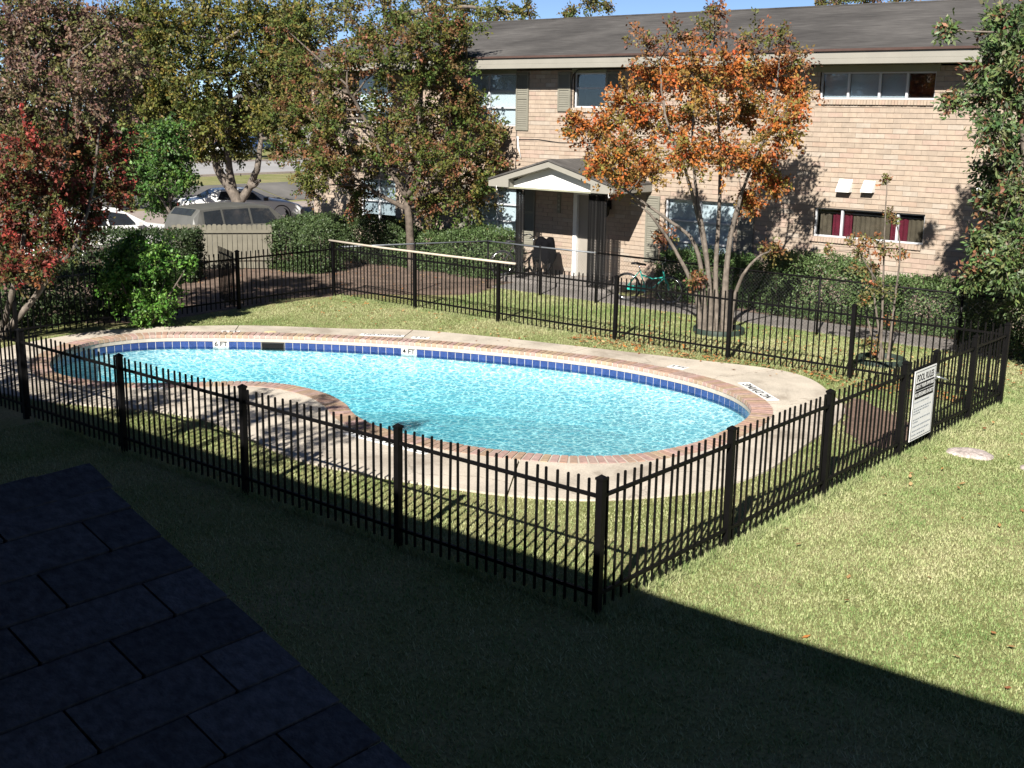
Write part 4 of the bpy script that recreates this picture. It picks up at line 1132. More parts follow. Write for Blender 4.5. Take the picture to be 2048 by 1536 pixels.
# ------------------------------------------------------------------ bicycles and bundle by the porch
def bicycle(name, loc, rz, label, paint, small=1.0):
    e = empty(name, loc, rz, label, 'bicycle'); rw = .31
    for nm, x in (('rear_wheel', -.5), ('front_wheel', .52)):
        b = MB(); b.tube([(x + rw * math.cos(i * .2618), 0, rw + .012 + rw * math.sin(i * .2618)) for i in range(24)], .022, 8, closed=True); wh = b.build(nm, M['rubber'], e)
        b = MB(); b.tube([(x + (rw - .03) * math.cos(i * .2618), 0, rw + .012 + (rw - .03) * math.sin(i * .2618)) for i in range(24)], .009, 6, closed=True); b.build('rim', M['chrome'], wh)
        b = MB()
        for i in range(14): b.tube([(x, .02 * (-1) ** i, rw + .012), (x + (rw - .03) * math.cos(i * .4488), 0, rw + .012 + (rw - .03) * math.sin(i * .4488))], .0016, 3)
        b.tube([(x, -.05, rw + .012), (x, .05, rw + .012)], .02, 8); b.build('spokes', M['chrome'], wh)
    bb = (-.06, 0, .3); st = (-.2, 0, .72); hd = (.36, 0, .74); hl = (.39, 0, .6)
    b = MB(); b.tube([bb, st], .016, 8); b.tube([(-.16, 0, .62), (.1, 0, .55), hl], .019, 8); b.tube([bb, (.15, 0, .36), hl], .021, 8)
    for s in (-.05, .05): b.tube([bb, (-.5, s, .32)], .011, 6); b.tube([st, (-.5, s, .32)], .010, 6)
    b.tube([hd, hl], .022, 8); b.build('frame', paint, e)
    b = MB()
    for s in (-.045, .045): b.tube([(.395, s, .58), (.44, s, .5), (.52, s, .32)], .012, 6)
    b.tube([(.395, -.05, .585), (.395, .05, .585)], .016, 6); b.build('fork', paint, e)
    b = MB(); b.tube([st, (-.235, 0, .84)], .012, 6); b.build('seat_post', M['chrome'], e)
    b = MB(); P8 = []
    for (x, w_, z) in ((-.4, .09, .88), (-.3, .1, .89), (-.2, .055, .875), (-.1, .03, .87), (-.06, .015, .86)):
        P8 += [(x, -w_, z - .03), (x, -w_ * .6, z + .012), (x, w_ * .6, z + .012), (x, w_, z - .03)]
    b.add(P8, [(4 * i + j, 4 * i + j + 1, 4 * i + j + 5, 4 * i + j + 4) for i in range(4) for j in range(3)] + [(4 * i, 4 * i + 4, 4 * i + 7, 4 * i + 3) for i in range(4)] + [(0, 3, 2, 1), (16, 17, 18, 19)], 0, True); b.build('saddle', M['black_plastic'], e)
    b = MB(); b.tube([hd, (.33, 0, .9), (.36, 0, .93)], .012, 6); b.tube([(.2, -.3, 1.0), (.3, -.24, 1.03), (.37, -.12, .95), (.37, 0, .93), (.37, .12, .95), (.3, .24, 1.03), (.2, .3, 1.0)], .012, 6); hb = b.build('handlebar', M['chrome'], e)
    for s in (-1, 1):
        b = MB(); b.tube([(.24, s * .275, 1.015), (.14, s * .325, .985)], .017, 7); b.build('grip', M['black_plastic'], hb)
    b = MB(); b.lathe([(0, -.01), (.085, -.01), (.085, .01), (0, .01)], 20, (-.06, -.05, .3), 'y'); b.tube([(-.06, -.07, .3), (-.02, -.08, .15)], .01, 5); b.tube([(-.06, .06, .3), (-.1, .07, .45)], .01, 5); b.box(-.06, .02, -.17, -.08, .135, .155); b.box(-.14, -.06, .07, .16, .44, .46); b.build('crank', M['chrome'], e)
    b = MB(); b.hexa([(-.5, -.075, .27), (.0, -.075, .25), (.0, -.062, .25), (-.5, -.062, .27), (-.5, -.075, .36), (.02, -.075, .4), (.02, -.062, .4), (-.5, -.062, .36)]); b.build('chain_guard', paint, e)
    b = MB(); b.tube([(-.1, .06, .27), (-.16, .16, .03)], .009, 5); b.build('kickstand', M['chrome'], e)
    return e
bicycle('bicycle', (-14.83, 22.45, .032), R(14), 'teal cruiser bicycle with black saddle standing on the walk', M['teal'])
bk = bicycle('bicycle', (-19.35, 23.35, .125), R(55), 'dark bicycle leaning behind the left ironwork column', M['black_plastic'])
# chair draped with black cloth
ch = empty('draped_chair', (-18.75, 23.55, .125), R(20), 'chair draped with black cloth in front of the porch wall', 'chair')
for (x, y) in ((-.16, -.16), (.16, -.16), (-.16, .16), (.16, .16)):
    b = MB(); b.tube([(x * 1.15, y * 1.15, 0), (x, y, .45)], .014, 6); b.build('leg', M['iron'], ch)
vs = []; n = 22; lv = [(.1, .98), (.2, .97), (.24, .86), (.27, .7), (.3, .55), (.27, .45), (.24, .36)]
for k, (r_, z) in enumerate(lv):
    for i in range(n):
        a = 6.283 * i / n; q = r_ * (1 + .13 * math.sin(5 * a + k * .4) + .07 * math.sin(9 * a - k)); vs.append((q * math.cos(a), q * .75 * math.sin(a), z + .04 * math.sin(3 * a + 1) + (.05 if k > 4 else 0) * math.sin(7 * a)))
mb = MB(); mb.add(vs, [(k * n + i, k * n + (i + 1) % n, (k + 1) * n + (i + 1) % n, (k + 1) * n + i) for k in range(len(lv) - 1) for i in range(n)][::1] + [tuple(reversed(range(n)))], 0, True)
mb.f = [tuple(reversed(f)) for f in mb.f]; mb.build('black_cloth', M['fabric_black'], ch)
b = MB(); b.box(-.2, .2, -.2, .2, .44, .47); b.box(-.2, .2, .16, .19, .47, .95); b.build('chair_seat', M['iron'], ch)

# ------------------------------------------------------------------ cream board enclosure, far house
wf = empty('board_fence', (-26.15, 19.1, 0), R(49.6), 'cream wooden board screen between the hedge and the parked wagon', 'fence')
for k in range(20):
    b = MB(); h = 1.2 + random.uniform(-.012, .012); x0 = -1.3 + k * .13; b.box(x0, x0 + .118, -.012, .012, .03, h - .03); b.hexa([(x0, -.012, h - .03), (x0 + .118, -.012, h - .03), (x0 + .118, .012, h - .03), (x0, .012, h - .03), (x0 + .03, -.012, h), (x0 + .088, -.012, h), (x0 + .088, .012, h), (x0 + .03, .012, h)]); b.build('board', M['cream_wood'], wf)
for z in (.98, .25):
    b = MB(); b.box(-1.32, 1.32, -.06, -.013, z, z + .08); b.build('rail', M['cream_wood'], wf)
for x in (-1.25, 0.0, 1.25):
    b = MB(); b.box(x - .045, x + .045, .013, .1, 0, 1.12); b.build('post', M['cream_wood'], wf)
hs_ = empty('far_house', (-102, 86, 0), 0, 'low brick house with grey roof far across the street', 'house')
b = MB(); b.box(-4, 4, -16, 16, 0, 2.9); b.box(-4, 4, -6, 16, 2.9, 4.9); b.build('wall', pm('pink_brick', (.40, .27, .21), .15, 1.5, .9), hs_)
b = MB()
b.add([(4.6, -6.6, 4.9), (4.6, 16.6, 4.9), (0, 16.6, 7.0), (0, -6.6, 7.0), (-4.6, -6.6, 4.9), (-4.6, 16.6, 4.9)], [(0, 1, 2, 3), (3, 2, 5, 4), (0, 3, 4), (1, 5, 2)])
b.add([(4.7, -17, 2.95), (4.7, -6.1, 2.95), (.2, -6.1, 4.2), (.2, -17, 4.2), (-4.6, -17, 2.95), (-4.6, -6.1, 2.95)], [(0, 1, 2, 3), (3, 2, 5, 4), (0, 3, 4)]); b.build('roof', M['roof'], hs_)
b = MB(); b.box(4.6, 4.75, -6.6, 16.6, 4.7, 4.95); b.box(4.7, 4.8, -17, -6.62, 2.78, 2.97); b.build('fascia', M['white'], hs_)
for (y, z) in ((-12, 1.2), (-9, 1.2), (-3, 3.4), (1, 3.4), (6, 3.4), (1, .9)):
    b = MB(); b.box(4.0, 4.05, y - .7, y + .7, z, z + 1.1); wq = b.build('window', M['white'], hs_); b = MB(); b.box(4.051, 4.06, y - .6, y + .6, z + .08, z + 1.02); b.build('pane', M['car_glass'], wq)
b = MB(); b.box(4.0, 4.04, -4.6, -2.4, .0, 2.3); b.build('garage_door', M['door'], hs_)
gw = MB(); gw.box(-91.9, -91.7, 73.9, 96, 0, 2.4); tag(gw.build('garden_wall', pm('pale_boards', (.36, .34, .33), .12, 2, .85)), 'plain pale grey wall beside the far house', 'wall')

# ------------------------------------------------------------------ cars
def car(label, loc, rz, paint, kind='coupe', glass=None, trim=None, group=None):
    e = empty('parked_car', loc, rz, label, 'car', group); trim = trim or M['black_plastic']
    if kind == 'coupe':   # x, half width, belt z, top z, roof half width
        ST = [(-2.15, .70, .78, .80, .66), (-2.05, .78, .86, .90, .72), (-1.55, .82, .90, .95, .74), (-.95, .83, .90, 1.27, .58), (-.2, .84, .89, 1.31, .58), (.25, .84, .88, 1.28, .58), (1.0, .84, .87, .91, .76), (1.75, .80, .78, .80, .72), (2.1, .74, .66, .69, .66), (2.2, .66, .6, .62, .6)]
        wx = (-1.28, 1.35); side = [(-1.0, -.42), (-.36, .62)]; H0 = .2; gl = (3, 5); ws = (5, 6); rs = (2, 3)
    elif kind == 'wagon':
        ST = [(-2.2, .76, .84, .92, .70), (-2.12, .82, .87, 1.18, .66), (-1.9, .86, .89, 1.4, .66), (-1.2, .88, .89, 1.45, .67), (-.2, .88, .88, 1.45, .67), (.5, .88, .87, 1.4, .66), (1.15, .87, .87, .92, .80), (1.8, .83, .78, .82, .76), (2.15, .76, .68, .71, .7), (2.25, .7, .6, .62, .62)]
        wx = (-1.35, 1.4); side = [(-1.85, -1.25), (-1.18, -.3), (-.22, .72)]; H0 = .24; gl = (2, 5); ws = (5, 6); rs = (1, 2)
    else:
        ST = [(-2.25, .72, .82, .85, .68), (-2.1, .80, .90, .94, .76), (-1.6, .84, .93, .97, .78), (-.95, .85, .92, 1.38, .6), (-.1, .85, .91, 1.42, .6), (.35, .85, .9, 1.38, .6), (1.15, .85, .89, .94, .78), (1.8, .82, .8, .84, .74), (2.2, .74, .66, .7, .66), (2.28, .68, .6, .62, .6)]
        wx = (-1.33, 1.4); side = [(-.95, -.2), (-.12, .75)]; H0 = .22; gl = (3, 5); ws = (5, 6); rs = (2, 3)
    vs = []; m = 12
    for (x, w_, bz, tz, rw) in ST:
        half = [(w_ * .9, H0), (w_, H0 + .14), (w_ * 1.015, (H0 + bz) / 2), (w_, bz - .04), (w_ * .97, bz), (rw, tz - .025), (rw * .8, tz)]
        ring_ = [(x, y, z) for y, z in half] + [(x, -y, z) for y, z in reversed(half)]
        vs += ring_; m = len(ring_)
    fs = [(i * m + j, i * m + (j + 1) % m, (i + 1) * m + (j + 1) % m, (i + 1) * m + j) for i in range(len(ST) - 1) for j in range(m)]
    fs += [tuple(range(m - 1, -1, -1)), tuple((len(ST) - 1) * m + j for j in range(m))]
    b = MB(); b.add(vs, [tuple(reversed(f)) for f in fs], 0, False); body = b.build('body', paint, e)
    bv = body.modifiers.new('soft', 'BEVEL'); bv.width = .03; bv.segments = 2; bv.limit_method = 'ANGLE'; bv.angle_limit = .5
    def at(x):
        for a, c in zip(ST[:-1], ST[1:]):
            if a[0] <= x <= c[0]:
                t = (x - a[0]) / (c[0] - a[0]); return [a[k] + (c[k] - a[k]) * t for k in range(5)]
        return ST[-1]
    def sp(x, t, s, o=.008):
        q = at(x); y0, z0, y1, z1 = q[1] * .97, q[2], q[4], q[3] - .025
        return (x, s * (y0 + (y1 - y0) * t + o), z0 + (z1 - z0) * t)
    for (x0, x1) in side:
        for s in (-1, 1):
            g = MB(); f = (x1 - x0) * .28 if x0 == side[0][0] or x1 == side[-1][1] else .02
            xa = x0 + (f if x0 == side[0][0] and kind != 'wagon' else .05 if x0 == side[0][0] else .0); xb = x1 - (f if x1 == side[-1][1] else 0)
            P_ = [sp(x0, .06, s), sp(x1, .06, s), sp(xb, .86, s), sp(xa, .86, s)]
            g.add(P_ + [(x, y - s * .004, z) for x, y, z in P_], [(0, 1, 2, 3) if s < 0 else (3, 2, 1, 0), (7, 6, 5, 4) if s < 0 else (4, 5, 6, 7)]); g.build('side_window', glass or M['car_glass'], e)
    def cross(i, j, nm):
        a, c = ST[i], ST[j]; g = MB(); q = []
        for t in (.1, .88):
            x = a[0] + (c[0] - a[0]) * t; z = a[3] + (c[3] - a[3]) * t; w_ = (a[4] + (c[4] - a[4]) * t) * .8
            nx, nz = -(c[3] - a[3]), c[0] - a[0]; l = math.hypot(nx, nz); q += [(x + nx / l * .008, -w_, z + nz / l * .008), (x + nx / l * .008, w_, z + nz / l * .008)]
        g.add(q, [(0, 2, 3, 1)]); g.build(nm, glass or M['car_glass'], e)
    cross(*ws, 'windshield'); cross(*rs, 'rear_window')
    for x in wx:
        for s in (-1, 1):
            w_ = at(x)[1]; g = MB(); c = (x, s * (w_ - .09), .31)
            g.lathe([(.19, -.09), (.29, -.095), (.31, -.06), (.31, .06), (.29, .095), (.19, .09)], 24, c, 'y'); tr_ = g.build('wheel', M['rubber'], e)
            g = MB(); g.lathe([(0, s * .07), (.08, s * .085), (.19, s * .075), (.2, s * .03)], 16, c, 'y'); rm_ = g.build('rim', M['chrome'], tr_)
            g = MB(); g.lathe([(.33, -.02), (.37, 0), (.33, .02)], 24, (x, s * (w_ * 1.0 + .012), .33), 'y'); g.build('wheel_arch', trim, e)
    g = MB(); x0 = ST[0][0]; g.box(x0 - .09, x0 + .05, -.78, .78, .36, .56); g.build('rear_bumper', trim, e)
    g = MB(); x1 = ST[-1][0]; g.box(x1 - .08, x1 + .07, -.74, .74, .34, .52); g.build('front_bumper', trim, e)
    for s in (-1, 1):
        g = MB(); g.box(x0 - .015, x0 + .05, s * .42, s * .69, .6, .76); g.build('taillight', M['tail'], e)
        g = MB(); g.box(x1 - .06, x1 + .02, s * .36, s * .6, .53, .6); g.build('headlight', M['lamp'], e)
        g = MB(); q = at(.75); g.box(.68, .82, s * (q[1] + .01), s * (q[1] + .16), q[2] + .0, q[2] + .12); g.build('mirror', trim, e)
        for (a_, c_) in side[-1:]:
            g = MB(); q = at(a_ + .15); g.box(a_ + .08, a_ + .24, s * (q[1] + .005), s * (q[1] + .025), q[2] - .12, q[2] - .09); g.build('door_handle', trim, e)
    g = MB(); g.box(x0 - .03, x0 - .005, -.2, .2, .6, .74); g.build('licence_plate', M['white'], e)
    g = MB(); g.box(-1.0, 1.0, -at(0)[1] - .02, -at(0)[1] + .0, .42, .47); g.box(-1.0, 1.0, at(0)[1], at(0)[1] + .02, .42, .47); g.build('side_moulding', trim, e)
    return e
M['tail'] = pm('tail_red', (.18, .012, .012), .1, 4, .25, spec=.6)
M['lamp'] = pm('lamp_clear', (.5, .5, .5), .1, 4, .15, spec=.7)
M['car_white'] = pm('white_car_paint', (.74, .74, .73), .04, 2, .25, spec=.5)
M['car_grey'] = pm('dusty_grey_paint', (.075, .075, .07), .15, 2, .45, spec=.4)
M['car_blue'] = pm('blue_car_paint', (.04, .08, .2), .1, 2, .3, spec=.5)
car('white two-door hatchback with black bumpers parked behind the grey wagon', (-36.5, 27.5, .005), R(67), M['car_white'], 'coupe')
car('dusty grey wagon parked behind the cream board screen', (-29.1, 22.0, .007), R(88), M['car_grey'], 'wagon')
car('white sedan half hidden behind the clipped hedge on the left', (-30.9, 18.3, .007), R(90), M['car_white'], 'sedan', trim=M['car_white'])
car('small white car glimpsed far across the street', (-84, 62.5, .005), R(90), M['car_white'], 'sedan')
car('blue wagon parked by the far house', (-95.0, 74.4, .005), R(95), M['car_blue'], 'wagon')

# ------------------------------------------------------------------ trees and shrubs
STEMS, CROWN = {}, {}
STEMS['orange']=[[(-11.97,20.25,-0.03),(-12.03,20.15,1.06),(-12.2,19.97,1.84),(-12.63,19.62,2.27),(-13.45,19.33,2.82),(-13.7,18.89,3.26)],[(-11.88,20.33,-0.03),(-11.93,20.23,1.06),(-12.18,20.19,2.12),(-12.29,19.73,3.2),(-12.6,19.43,4.22),(-12.93,19.67,5.24)],[(-11.78,20.41,-0.03),(-11.92,20.45,1.24),(-11.94,20.49,2.42),(-11.96,20.44,3.57),(-11.91,20.01,4.97),(-11.98,20.05,5.88)],[(-11.69,20.48,-0.03),(-11.7,20.45,1.06),(-11.68,20.58,2.14),(-11.34,20.53,3.21),(-11.07,20.8,4.25),(-11.1,20.98,5.54)],[(-11.6,20.56,-0.03),(-11.55,20.62,0.76),(-11.25,20.6,1.39),(-11.14,21.18,1.64)],[(-12.03,20.2,-0.03),(-12.13,20.1,0.75),(-12.51,19.85,1.63),(-12.84,19.41,2.32),(-13.17,19.19,2.6)],[(-11.83,20.37,-0.03),(-12.02,20.2,1.65),(-12.2,20.09,2.61),(-12.42,20.18,3.56),(-12.24,19.87,4.69)],[(-11.66,20.51,-0.03),(-11.67,20.46,1.46),(-11.51,20.52,2.63),(-11.39,20.98,3.58),(-10.73,21.01,4.53)]]
CROWN['orange']=[(-14.07,19.38,3.81,0.44),(-13.81,19.83,4.4,0.49),(-13.63,20.41,4.9,0.49),(-11.62,18.68,4.92,0.54),(-11.4,19.7,4.96,0.54),(-11.52,21.43,5.01,0.54),(-10.81,21.14,4.63,0.39),(-10.59,20.2,4.07,0.49),(-11.9,21.03,4.24,0.59),(-12.8,20.82,4.23,0.59),(-13.67,20.72,4.02,0.59),(-12.86,18.36,3.58,0.44),(-13.38,18.46,3.18,0.34),(-13.55,20.24,3.13,0.44),(-11.7,18.75,3.52,0.44),(-11.46,19.77,3.51,0.44),(-11.23,20.72,3.31,0.39),(-10.97,20.87,2.94,0.25),(-11.46,20.83,2.62,0.25),(-13.83,19.95,2.93,0.3),(-14.13,18.62,4.01,0.25)]
STEMS['orange_top']=[]
CROWN['orange_top']=[(-13.24,19.61,5.52,0.39),(-12.34,19.24,5.66,0.39),(-12.45,20.83,5.85,0.34),(-11.66,19.47,6.09,0.2),(-11.56,20.63,5.63,0.44),(-10.85,20.48,5.6,0.34),(-10.86,21.36,5.28,0.25),(-11.3,21.58,1.6,0.25),(-12.08,19.95,1.07,0.2),(-13.04,20.29,1.85,0.22)]
STEMS['big']=[[(-22.62,22.67,-0.07),(-22.63,22.58,1.36),(-22.83,22.7,2.0),(-22.56,22.78,3.2),(-22.28,22.69,4.75),(-22.47,22.76,6.26)],[(-22.72,22.59,1.95),(-23.1,22.16,2.93),(-23.75,21.88,4.21),(-23.81,21.43,4.84)],[(-22.7,22.61,2.02),(-22.15,23.08,3.08),(-21.72,23.39,4.25),(-21.57,23.61,5.15)],[(-22.68,22.63,1.62),(-23.36,22.21,2.0),(-23.8,21.54,2.53)],[(-22.66,22.65,1.88),(-21.87,23.37,2.29),(-21.06,23.85,2.97)]]
CROWN['big']=[(-27.1,22.0,4.2,0.5),(-27.2,22.0,5.5,0.5),(-26.9,21.8,3.1,0.45),(-27.1,22.2,6.4,0.5),(-26.0,21.8,4.0,0.5),(-25.6,21.6,5.2,0.55),(-26.1,22.0,2.9,0.45),(-25.4,21.4,2.2,0.45),(-26.5,22.2,5.5,0.5),(-23.18,20.25,3.96,0.54),(-23.01,20.0,2.86,0.51),(-23.71,20.45,3.45,0.34),(-23.2,22.84,6.41,0.54),(-21.7,22.8,6.3,0.54),(-22.71,21.3,5.94,0.54),(-21.89,23.51,5.81,0.54),(-21.48,23.51,4.39,0.54),(-24.17,21.77,5.49,0.54),(-21.38,21.57,5.92,0.61),(-24.16,23.21,5.42,0.81),(-21.51,22.79,5.37,0.81),(-22.01,22.38,4.99,0.81),(-24.38,22.1,4.21,0.74),(-23.34,22.41,4.09,0.81),(-22.38,22.75,3.98,0.81),(-21.45,23.29,4.25,0.74),(-23.49,21.1,3.07,0.68),(-23.7,22.55,2.9,0.81),(-22.16,22.52,2.96,0.81),(-20.85,22.65,3.13,0.81),(-20.66,23.58,3.64,0.47),(-24.44,22.3,1.93,0.61),(-22.41,23.35,1.73,0.68),(-21.08,23.3,1.95,0.61),(-20.64,23.68,2.93,0.38),(-24.43,21.46,4.85,0.54),(-21.03,23.01,6.23,0.47),(-20.99,23.58,2.46,0.47)]
STEMS['street']=[[(-34.04,25.56,-0.13),(-34.0,25.55,1.0),(-34.43,25.15,2.02),(-34.57,25.04,2.7),(-35.16,24.95,3.95)],[(-34.04,25.57,0.91),(-34.2,25.49,1.59),(-34.19,25.33,2.79),(-34.22,25.53,4.47),(-34.06,25.3,6.43)],[(-34.01,25.59,1.0),(-33.77,25.91,1.57),(-33.27,25.89,2.31),(-33.56,26.28,3.14),(-33.22,26.47,4.82)],[(-33.7,25.85,1.57),(-33.34,26.01,1.76)]]
CROWN['street']=[(-33.05,27.7,6.37,0.62),(-33.72,28.45,5.39,0.53),(-32.38,26.96,4.34,0.53),(-34.36,27.91,7.26,0.79),(-32.47,26.89,3.33,0.32),(-36.54,23.47,6.72,1.05),(-38.95,25.37,5.86,0.97),(-36.75,23.29,4.75,0.88),(-38.02,24.84,3.74,0.79),(-36.05,23.88,2.75,0.7),(-34.78,23.85,6.69,1.23),(-35.59,26.05,7.18,1.23),(-33.22,25.93,7.09,1.23),(-33.07,26.84,6.32,1.05),(-35.07,23.58,5.41,1.05),(-33.92,24.15,5.41,1.23),(-33.85,25.71,5.47,1.23),(-33.58,26.98,5.0,0.88),(-35.82,24.21,4.11,0.97),(-33.57,24.02,3.97,1.05),(-35.07,26.56,3.79,0.97),(-32.19,25.61,3.83,0.7),(-34.93,24.53,2.95,0.7),(-34.47,25.65,2.95,0.62),(-32.27,26.55,4.66,0.62),(-32.18,26.99,6.96,0.7),(-32.91,27.34,5.85,0.62),(-36.08,23.78,7.21,1.05),(-36.14,23.87,4.76,0.88)]
STEMS['red']=[[(-21.05,10.22,-0.1),(-20.77,10.37,0.24),(-20.59,10.8,0.75),(-20.14,11.04,1.35),(-19.66,11.13,1.72),(-19.54,11.45,2.58),(-19.36,11.63,3.9)],[(-21.05,10.22,-0.1),(-20.94,10.39,0.36),(-20.51,10.43,1.14),(-20.44,10.66,2.12),(-20.35,10.82,3.45),(-20.15,10.93,5.0)],[(-20.1,11.02,1.35),(-20.06,11.13,2.21),(-20.08,11.33,3.45),(-19.62,11.28,5.0)],[(-21.12,10.17,-0.01),(-21.16,10.19,1.1),(-20.98,10.14,2.56)]]
CROWN['red']=[(-19.4,10.31,3.49,0.63),(-20.55,11.81,3.61,0.63),(-20.32,10.37,2.76,0.63),(-19.76,10.81,2.69,0.63),(-20.16,11.83,2.8,0.5),(-20.73,10.7,1.92,0.54),(-19.96,11.06,2.04,0.45),(-19.4,11.92,3.46,0.41),(-19.94,10.07,1.41,0.32),(-21.24,10.23,3.16,0.72),(-21.18,10.01,2.02,0.63),(-19.47,10.46,1.51,0.27),(-19.83,11.59,2.2,0.32),(-19.4,11.97,2.75,0.27)]
STEMS['red_top']=[]
CROWN['red_top']=[(-20.63,10.84,5.25,0.68),(-20.66,11.6,5.21,0.68),(-19.84,11.9,5.03,0.59),(-19.81,10.6,4.4,0.63),(-19.31,11.16,4.41,0.63),(-19.62,12.12,4.34,0.45),(-20.71,10.09,4.47,0.72),(-20.9,11.02,5.78,0.54),(-20.31,11.64,5.72,0.54),(-19.11,11.79,5.6,0.45),(-18.79,11.84,4.93,0.41)]
STEMS['right']=[[(-5.54,20.9,0.28),(-5.79,20.8,1.29),(-6.0,20.52,2.55),(-6.2,20.21,3.76),(-6.38,19.9,4.93),(-6.64,19.9,5.92)],[(-5.9,20.6,2.14),(-6.29,20.13,2.63),(-6.64,19.69,2.8)],[(-6.13,20.4,3.36),(-6.47,20.17,3.51),(-6.73,19.73,3.51)],[(-6.36,20.21,4.55),(-6.72,20.07,4.62),(-7.12,19.84,4.61)],[(-5.78,20.7,1.47),(-6.18,20.33,1.8),(-6.7,19.92,1.87)]]
CROWN['right']=[(-6.77,20.12,5.71,0.33),(-6.29,19.73,5.22,0.5),(-6.77,19.95,5.09,0.37),(-6.41,19.86,4.54,0.46),(-6.99,20.17,4.62,0.25),(-6.47,19.5,4.07,0.29),(-6.36,20.44,3.83,0.46),(-6.75,20.41,3.45,0.29),(-6.21,19.98,3.13,0.37),(-6.77,20.41,2.92,0.21),(-6.51,20.61,2.51,0.33),(-5.98,19.99,2.34,0.41),(-6.75,20.16,2.27,0.21),(-6.15,19.69,1.95,0.33),(-6.7,19.94,1.75,0.25),(-5.94,20.5,1.31,0.41),(-6.23,20.09,5.77,0.5),(-7.17,19.45,4.53,0.15),(-7.38,19.5,5.62,0.12)]
STEMS['behind']=[[(-40.94,37.85,2.39),(-41.31,37.49,5.72),(-42.32,36.61,6.58),(-43.19,35.88,8.06),(-44.06,35.56,9.38)],[(-40.94,37.85,2.39),(-40.32,38.43,6.4),(-40.05,38.49,7.7),(-40.12,38.66,10.29)],[(-40.11,38.55,8.14),(-38.65,39.63,8.59),(-36.96,41.43,8.75),(-34.79,42.69,8.44)],[(-40.29,38.4,6.84),(-41.03,37.88,7.7),(-41.58,37.5,8.77)],[(-40.06,38.59,9.85),(-37.82,40.37,10.31),(-34.57,43.43,9.98),(-32.53,44.87,8.93)]]
CROWN['behind']=[(-43.62,36.59,8.14,1.06),(-39.87,34.8,7.48,0.94),(-40.49,35.09,8.55,1.06),(-41.29,37.53,8.33,1.06),(-42.69,39.72,7.4,0.7),(-39.89,39.29,8.61,0.94),(-35.44,36.93,8.07,0.94),(-39.95,43.7,8.93,0.94),(-34.02,39.08,8.36,0.82),(-34.97,42.2,8.52,0.59),(-38.86,40.82,9.55,1.06),(-38.92,37.13,8.84,0.94),(-32.9,44.23,9.0,0.52),(-33.24,46.04,8.93,0.23)]
STEMS['green']=[[(-30.21,20.4,0.44),(-30.34,20.4,0.95),(-30.32,20.32,1.83),(-30.27,20.22,2.99)],[(-30.28,20.35,1.11),(-30.71,19.95,2.12)],[(-30.29,20.34,1.54),(-29.89,20.52,2.43)]]
CROWN['green']=[(-29.86,19.97,3.43,0.59),(-31.5,20.01,2.81,0.59),(-30.41,20.46,2.7,0.67),(-30.54,19.68,2.14,0.59),(-30.02,20.51,2.13,0.48),(-31.07,20.49,1.49,0.48),(-31.51,19.53,3.11,0.45)]
STEMS['shrub']=[[(-20.22,12.8,0.07),(-20.29,12.84,0.93),(-20.23,12.8,1.72)],[(-20.22,12.8,0.1),(-20.42,12.49,0.95)],[(-20.22,12.8,0.1),(-19.83,13.1,0.95)],[(-20.18,12.83,0.15),(-19.45,13.3,1.16)]]
CROWN['shrub']=[(-20.72,13.1,1.56,0.27),(-20.63,12.64,1.31,0.34),(-19.73,12.84,1.37,0.37),(-20.63,12.4,0.94,0.31),(-20.76,13.03,0.86,0.43),(-20.23,13.3,0.79,0.39),(-20.77,12.78,0.48,0.34),(-19.95,12.87,0.47,0.37),(-20.21,12.8,0.23,0.21),(-19.56,13.44,1.24,0.15)]
STEMS['young']=[[(-8.16,20.09,-0.05),(-8.35,20.04,0.73),(-8.43,19.88,1.45),(-8.46,19.7,1.99)],[(-8.23,20.04,-0.05),(-8.25,19.98,0.93),(-8.28,19.93,1.81),(-8.24,19.73,2.61),(-8.25,19.72,3.2)],[(-8.13,20.12,-0.05),(-8.12,20.18,1.1),(-8.04,20.02,2.0),(-8.19,20.03,2.59)],[(-8.22,20.05,-0.05),(-8.49,19.95,0.72),(-8.61,19.94,1.07)],[(-8.38,19.91,1.45),(-8.66,19.67,1.97)]]
CROWN['young']=[(-8.53,19.86,2.15,0.22),(-8.28,19.8,3.2,0.09),(-8.31,19.99,2.59,0.12),(-8.17,20.0,2.51,0.1),(-8.56,19.93,1.61,0.24),(-8.25,19.81,1.3,0.22),(-8.65,19.76,1.97,0.14),(-8.12,20.24,1.89,0.13),(-8.5,19.68,1.11,0.12),(-8.82,19.68,2.14,0.08),(-9.05,19.4,1.96,0.08),(-8.26,19.79,2.0,0.14),(-8.17,20.17,0.73,0.1),(-8.31,19.73,0.32,0.14)]
STEMS['far_a']=[]
CROWN['far_a']=[(-44.66,58.09,9.9,0.43)]
STEMS['far_b']=[[(-31.3,68.91,9.22),(-31.21,69.08,10.93)]]
CROWN['far_b']=[(-32.31,68.09,10.84,0.68),(-30.83,68.91,11.04,0.93),(-29.52,70.13,10.99,0.74),(-33.17,67.26,10.74,0.31)]
